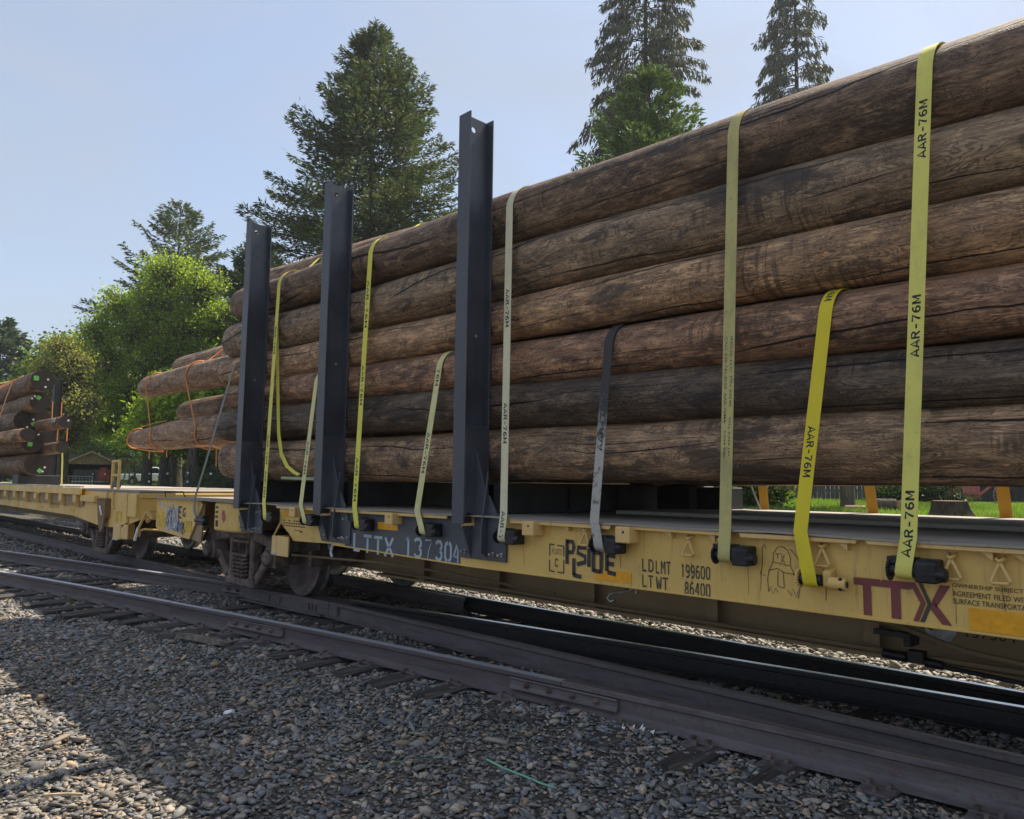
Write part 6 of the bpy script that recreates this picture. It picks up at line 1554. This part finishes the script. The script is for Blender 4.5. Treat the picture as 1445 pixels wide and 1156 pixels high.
m = MB(); m.tube([(-51, 13.1, gz(-51, 13.1) + .1), (-50.2, 13.8, gz(-50, 13.8) + .14), (-49.2, 14.4, gz(-49, 14.4) + .1)], [.10, .13, .06], 7); props(m.build('fallen_branch', M['pale_stick'], smooth=.8), 'fallen branch lying in the yard right of the metal cage', 'branch')
# white pickup
px_, py_ = -75.5, 25.7; pz = gz(px_, py_); t = thing('pickup_truck', 'white pickup truck parked under trees, partly behind the brake stand', 'pickup', (px_, py_, pz))
ca, sa = math.cos(1.28), math.sin(1.28)
def TP_(u, v, w): return (px_ + u * ca - v * sa, py_ + u * sa + v * ca, pz + w)
def tprism(m, poly, v0, v1):
    n = len(poly); m.add([TP_(a, v0, c) for a, c in poly] + [TP_(a, v1, c) for a, c in poly], [tuple(range(n)), tuple(range(2 * n - 1, n - 1, -1))] + [(i, i + n, (i + 1) % n + n, (i + 1) % n) for i in range(n)])
m = MB(); tprism(m, [(-2.7, .55), (-2.7, 1.05), (-.6, 1.08), (-.55, 1.12), (1.1, 1.12), (1.25, 1.10), (2.5, 1.0), (2.65, .85), (2.65, .5), (2.15, .48), (2.05, .78), (1.75, .90), (1.45, .78), (1.35, .45), (-1.2, .45), (-1.3, .78), (-1.6, .9), (-1.9, .78), (-2.0, .5)], -.9, .9); m.build('body', M['car_white'], t, bevel=.03)
m = MB(); tprism(m, [(-.62, 1.10), (-.52, 1.72), (.45, 1.74), (1.12, 1.12)], -.78, .78); m.build('cab', M['car_white'], t, bevel=.05)
m = MB(); tprism(m, [(-.46, 1.16), (-.40, 1.64), (.40, 1.66), (.90, 1.16)], -.795, -.785); m.build('side_window', M['glass'], t)
m = MB(); tprism(m, [(-.70, 1.13), (-.655, 1.13), (-.565, 1.66), (-.61, 1.66)], -.66, .66); m.build('rear_window', M['glass'], t)
for u in (-1.6, 1.75):
    for v in (-.86, .86):
        m = MB(); m.cyl(TP_(u, v - .11, .38), TP_(u, v + .11, .38), .38, .38, 20); w_ = m.build('wheel', M['rubber'], t, smooth=.6)
        m = MB(); m.cyl(TP_(u, v - .118, .38), TP_(u, v + .118, .38), .21, .21, 14); m.build('rim', M['chrome'], w_, smooth=.6)
for v in (-.75, .75):
    m = MB(); tprism(m, [(-2.72, .75), (-2.72, 1.0), (-2.69, 1.0), (-2.69, .75)], v - .07, v + .07); m.build('tail_light', M['red_tarp'], t)
# second car nose poking out right of the trunk
# wire fence: steel posts, wires, white insulators
fpts = [(-46 + 2.45 * k, 12.6 - .0 - .085 * k * 1.0) for k in range(13)]
t = thing('wire_fence', 'wire fence with steel posts and small white insulators beyond the bare deck', 'fence', (fpts[0][0], fpts[0][1], gz(*fpts[0])))
for i, (x, y) in enumerate(fpts):
    z = gz(x, y); hh = 1.30 + (.42 if i in (9,) else .06 * (i % 3))
    m = MB(); m.box(x - .022, x + .022, y - .006, y + .006, z - .1, z + hh); m.box(x - .005, x + .005, y + .006, y + .035, z - .1, z + hh); m.build('fence_post', M['winch'], t)
    for w in (.62, .98):
        if w == .62 and i % 2: continue
        m = MB(); m.cyl((x, y - .07, z + w), (x, y - .01, z + w), .045, .045, 8); m.build('insulator', M['white_paint'], t)
m = MB()
for w in np.linspace(.06, 1.22, 12):
    m.tube([(x, y - .012, gz(x, y) + w) for x, y in fpts], .0055, 3, False)
for k in range(len(fpts) - 1):
    for q in np.linspace(0, 1, 16)[:-1]:
        x = fpts[k][0] * (1 - q) + fpts[k + 1][0] * q; y = fpts[k][1] * (1 - q) + fpts[k + 1][1] * q; z = gz(x, y); m.tube([(x, y - .012, z + .06), (x, y - .012, z + 1.22)], .004, 3, False)
m.build('fence_wire', plain('green_fence_wire', (.045, .10, .06), .6), t, kind='stuff')

# ---- things on the lawn under the load
x, y = -4.85, 16.8; z = gz(x, y); t = thing('tree_stump', 'wide sawn tree stump with rough dark bark on the lawn', 'stump', (x, y, z))
g = np.random.RandomState(3); n = 26; vs = []; zs_ = (0, .09, .22, .345, .375); rr_ = (.44, .36, .315, .295, .288)
off = g.normal(0, .035, n)
for z_, r_ in zip(zs_, rr_):
    for k in range(n):
        a = 2 * math.pi * k / n; q = r_ * (1 + off[k] * (1.8 - z_ * 2) + g.normal(0, .015)) + (.10 * max(0, math.cos(a - .3)) ** 6) * (1 - z_ * 2)
        vs.append((x + q * math.cos(a), y + q * math.sin(a), z - .03 + z_))
m = MB(); m.add(vs, [(i * n + k, i * n + (k + 1) % n, (i + 1) * n + (k + 1) % n, (i + 1) * n + k) for i in range(4) for k in range(n)]); m.build('stump_bark', M['bark_dark'], t, smooth=.5)
m = MB(); m.add([(p[0], p[1], p[2] + .002) for p in vs[-n:]], [tuple(range(n))]); m.build('cut_face', plain('fresh_cut_wood', (.42, .26, .15), .8, 0, .25, 20), t)
for i, (dx, dy, L_, a_) in enumerate(((0, 0, .45, .3), (.38, .15, .40, 1.2), (-.3, .2, .35, -.5))):
    x, y = -7.05 + dx, 19.6 + dy; z = gz(x, y); r_ = .14 - .02 * i; ca, sa = math.cos(a_) * L_ / 2, math.sin(a_) * L_ / 2
    tt = thing('firewood_log', ('left', 'largest', 'right')[(1, 2, 0)[i]] + ' short cut log in the little heap on the lawn behind the stump', 'cut log', (x, y, z), 'cut logs on the lawn')
    m = MB(); m.tube([(x - ca, y - sa, z + r_), (x + ca, y + sa, z + r_)], r_, 14, False); m.build('bark', M['bark'], tt, smooth=.8)
    for s_ in (-1, 1):
        m = MB(); m.tube([(x + ca * s_, y + sa * s_, z + r_), (x + ca * s_ * 1.01, y + sa * s_ * 1.01, z + r_)], r_ * .99, 14); m.build('cut_end', bpy.data.materials['fresh_cut_wood'], tt)
m = MB(); m.prism([(-7.95, 19.30), (-7.55, 19.42), (-7.50, 19.58), (-7.75, 19.60), (-7.98, 19.45)], 'z', gz(-7.7, 19.5) - .01, gz(-7.7, 19.5) + .12)
props(m.build('split_wood', bpy.data.materials['fresh_cut_wood'], bevel=.03), 'pale split piece of wood on the lawn right of the grey trunk', 'split wood')
# old red bicycle with a front crate
bx, by = -7.0, 27.1; bz = gz(bx, by); t = thing('bicycle', 'old faded red bicycle with a box frame standing at the lawn edge', 'bicycle', (bx, by, bz))
def wheel_b(cx_, cy_, r_, yaw):
    c = Vector((cx_, cy_, bz + r_)); e = Vector((math.cos(yaw), math.sin(yaw), 0)); k_ = Vector((0, 0, 1))
    m = MB(); m.tube([c + e * r_ * math.cos(a) + k_ * r_ * math.sin(a) for a in np.linspace(0, 2 * math.pi, 33)], .022, 6, False); w_ = m.build('wheel', M['rubber'], t, smooth=1.2)
    m = MB(); m.tube([c + e * r_ * .93 * math.cos(a) + k_ * r_ * .93 * math.sin(a) for a in np.linspace(0, 2 * math.pi, 33)], .012, 5, False); m.build('rim', M['chrome'], w_, smooth=1.2)
    for a in np.linspace(0, 2 * math.pi, 15)[:-1]:
        m = MB(); m.tube([c, c + e * r_ * .93 * math.cos(a) + k_ * r_ * .93 * math.sin(a)], .004, 3); m.build('spoke', M['chrome'], w_)
wheel_b(-7.72, 26.92, .33, .12); wheel_b(-6.42, 27.25, .31, 1.1)
m = MB()
B = lambda u, w, v=0: Vector((-7.72 + u * .985 - v * .17, 26.92 + u * .17 + v * .985, bz + w))
for a, b, r_ in ((B(.36, .62), B(.74, .24), .030), (B(.74, .24), B(1.16, .62), .034), (B(0, .33), B(.74, .24), .016), (B(0, .33), B(.36, .62), .016), (B(.30, .74), B(.74, .24), .022), (B(1.16, .80), B(1.20, .58), .045)): m.tube([a, b], r_, 8)
m.build('frame', M['red_bike'], t, smooth=.8)
m = MB(); m.tube([B(1.20, .60), B(1.30, .31)], .024, 7); m.tube([B(1.20, .60, .1), B(1.33, .31, .12)], .02, 7); m.build('fork', M['red_bike'], t)
m = MB(); q0, q1 = B(.34, .36, -.10), B(.80, .60, .10)
m.add([B(a, c, b) for c in (.32, .62) for a, b in ((.36, -.12), (.80, -.12), (.80, .12), (.36, .12))], [(0, 3, 2, 1), (4, 5, 6, 7), (0, 1, 5, 4), (1, 2, 6, 5), (2, 3, 7, 6), (3, 0, 4, 7)]); m.build('chain_box', M['red_bike'], t, bevel=.02)
m = MB(); m.tube([B(.92, .86, -.26), B(1.12, .90, -.1), B(1.14, .88, 0), B(1.12, .90, .1), B(.92, .86, .26)], .014, 6); m.build('handlebar', M['chrome'], t, smooth=1)
m = MB(); m.add([B(a, c, b) for c, k in ((.76, .8), (.82, 1)) for a, b in ((.14, -.08 * k), (.42, -.03), (.42, .03), (.14, .08 * k))], [(0, 3, 2, 1), (4, 5, 6, 7), (0, 1, 5, 4), (1, 2, 6, 5), (2, 3, 7, 6), (3, 0, 4, 7)]); m.build('saddle', M['rubber'], t, bevel=.015)
m = MB(); m.tube([B(-.36, .42), B(-.25, .60), B(0, .70), B(.2, .65)], .022, 6); m.build('mudguard', M['red_bike'], t, smooth=1)
m = MB(); x, y = -8.55, 27.6; m.box(x - .07, x + .07, y - .07, y + .07, gz(x, y) - .1, gz(x, y) + 1.3); props(m.build('gate_post', M['red_bike'], bevel=.01), 'dull red post standing left of the bicycle', 'post')
# dark shed with pale roof edge, and a board fence
x0, x1, y = -12.6, 2.5, 33.4; z = gz(x0, y); t = thing('shed', 'long low dark shed with a pale roof edge behind the lawn', 'shed', (x0, y, z))
m = MB(); m.box(x0, x1, y + .06, y + 5, z, z + 2.3); m.build('wall', M['shed_dark'], t)
m = MB(); m.prism([(y - .35, z + 2.05), (y + 2.5, z + 3.2), (y + 5.3, z + 2.05), (y + 5.3, z + 2.2), (y + 2.5, z + 3.4), (y - .35, z + 2.2)], 'x', x0 - .3, x1 + .3); m.build('roof', M['pale_roof'], t)
m = MB(); m.box(x0 + 3.8, x0 + 9, y - .30, y - .26, z + .85, z + 1.35); m.build('pale_panel', M['pale_roof'], t)
for k in range(76):
    m = MB(); a = x0 + k * .198; m.box(a, a + .186, y, y + .055 + .006 * (k % 2), z, z + 2.25); m.build('wall_board', M['shed_dark'], t)
t = thing('board_fence', 'grey board fence behind the lawn, left of the grey trunk', 'fence', (-17, 29.6, gz(-17, 29.6)))
M['fence_grey'] = plain('weathered_grey_boards', (.10, .095, .09), .85, 0, .35, 4, .3, 30)
for k in range(46):
    a = -18.2 + k * .172; zz = gz(a, 29.6); m = MB(); m.box(a, a + .155, 29.6 + .004 * (k % 3), 29.625 + .004 * (k % 3), zz, zz + 1.62 + .03 * ((k * 7) % 3)); m.build('board', M['fence_grey'], t)
m = MB(); m.box(-18.3, -10.2, 29.64, 29.69, gz(-14, 29.6) + .3, gz(-14, 29.6) + .4); m.build('fence_rail', M['fence_grey'], t)
m = MB(); m.box(-9.95, -9.2, 30.6, 31.2, gz(-9.5, 31), gz(-9.5, 31) + 1.05); m.box(-9.9, -9.3, 30.65, 31.15, gz(-9.5, 31) + 1.05, gz(-9.5, 31) + 1.25)
props(m.build('rusty_tank', plain('rusty_red_tank', (.24, .085, .06), .7, 0, .4, 4), bevel=.12), 'rusty red tank behind the lawn, right of the grey trunk', 'tank')

# ---- thin summer haze over the whole place
m = MB(); m.box(-190, 60, -60, 120, -1.4, 42)
hz = m.build('haze', bpy.data.materials.new('haze_air')); hm = hz.data.materials[0]; hm.use_nodes = True
hm.node_tree.nodes.clear(); ho = hm.node_tree.nodes.new('ShaderNodeOutputMaterial'); hv = hm.node_tree.nodes.new('ShaderNodeVolumePrincipled')
hv.inputs['Color'].default_value = (.86, .92, 1.0, 1); hv.inputs['Density'].default_value = .0005; hv.inputs['Anisotropy'].default_value = .35
hm.node_tree.links.new(hv.outputs[0], ho.inputs['Volume'])
props(hz, 'thin pale haze hanging in the air', 'haze', kind='stuff')
S.cycles.volume_bounces = 0
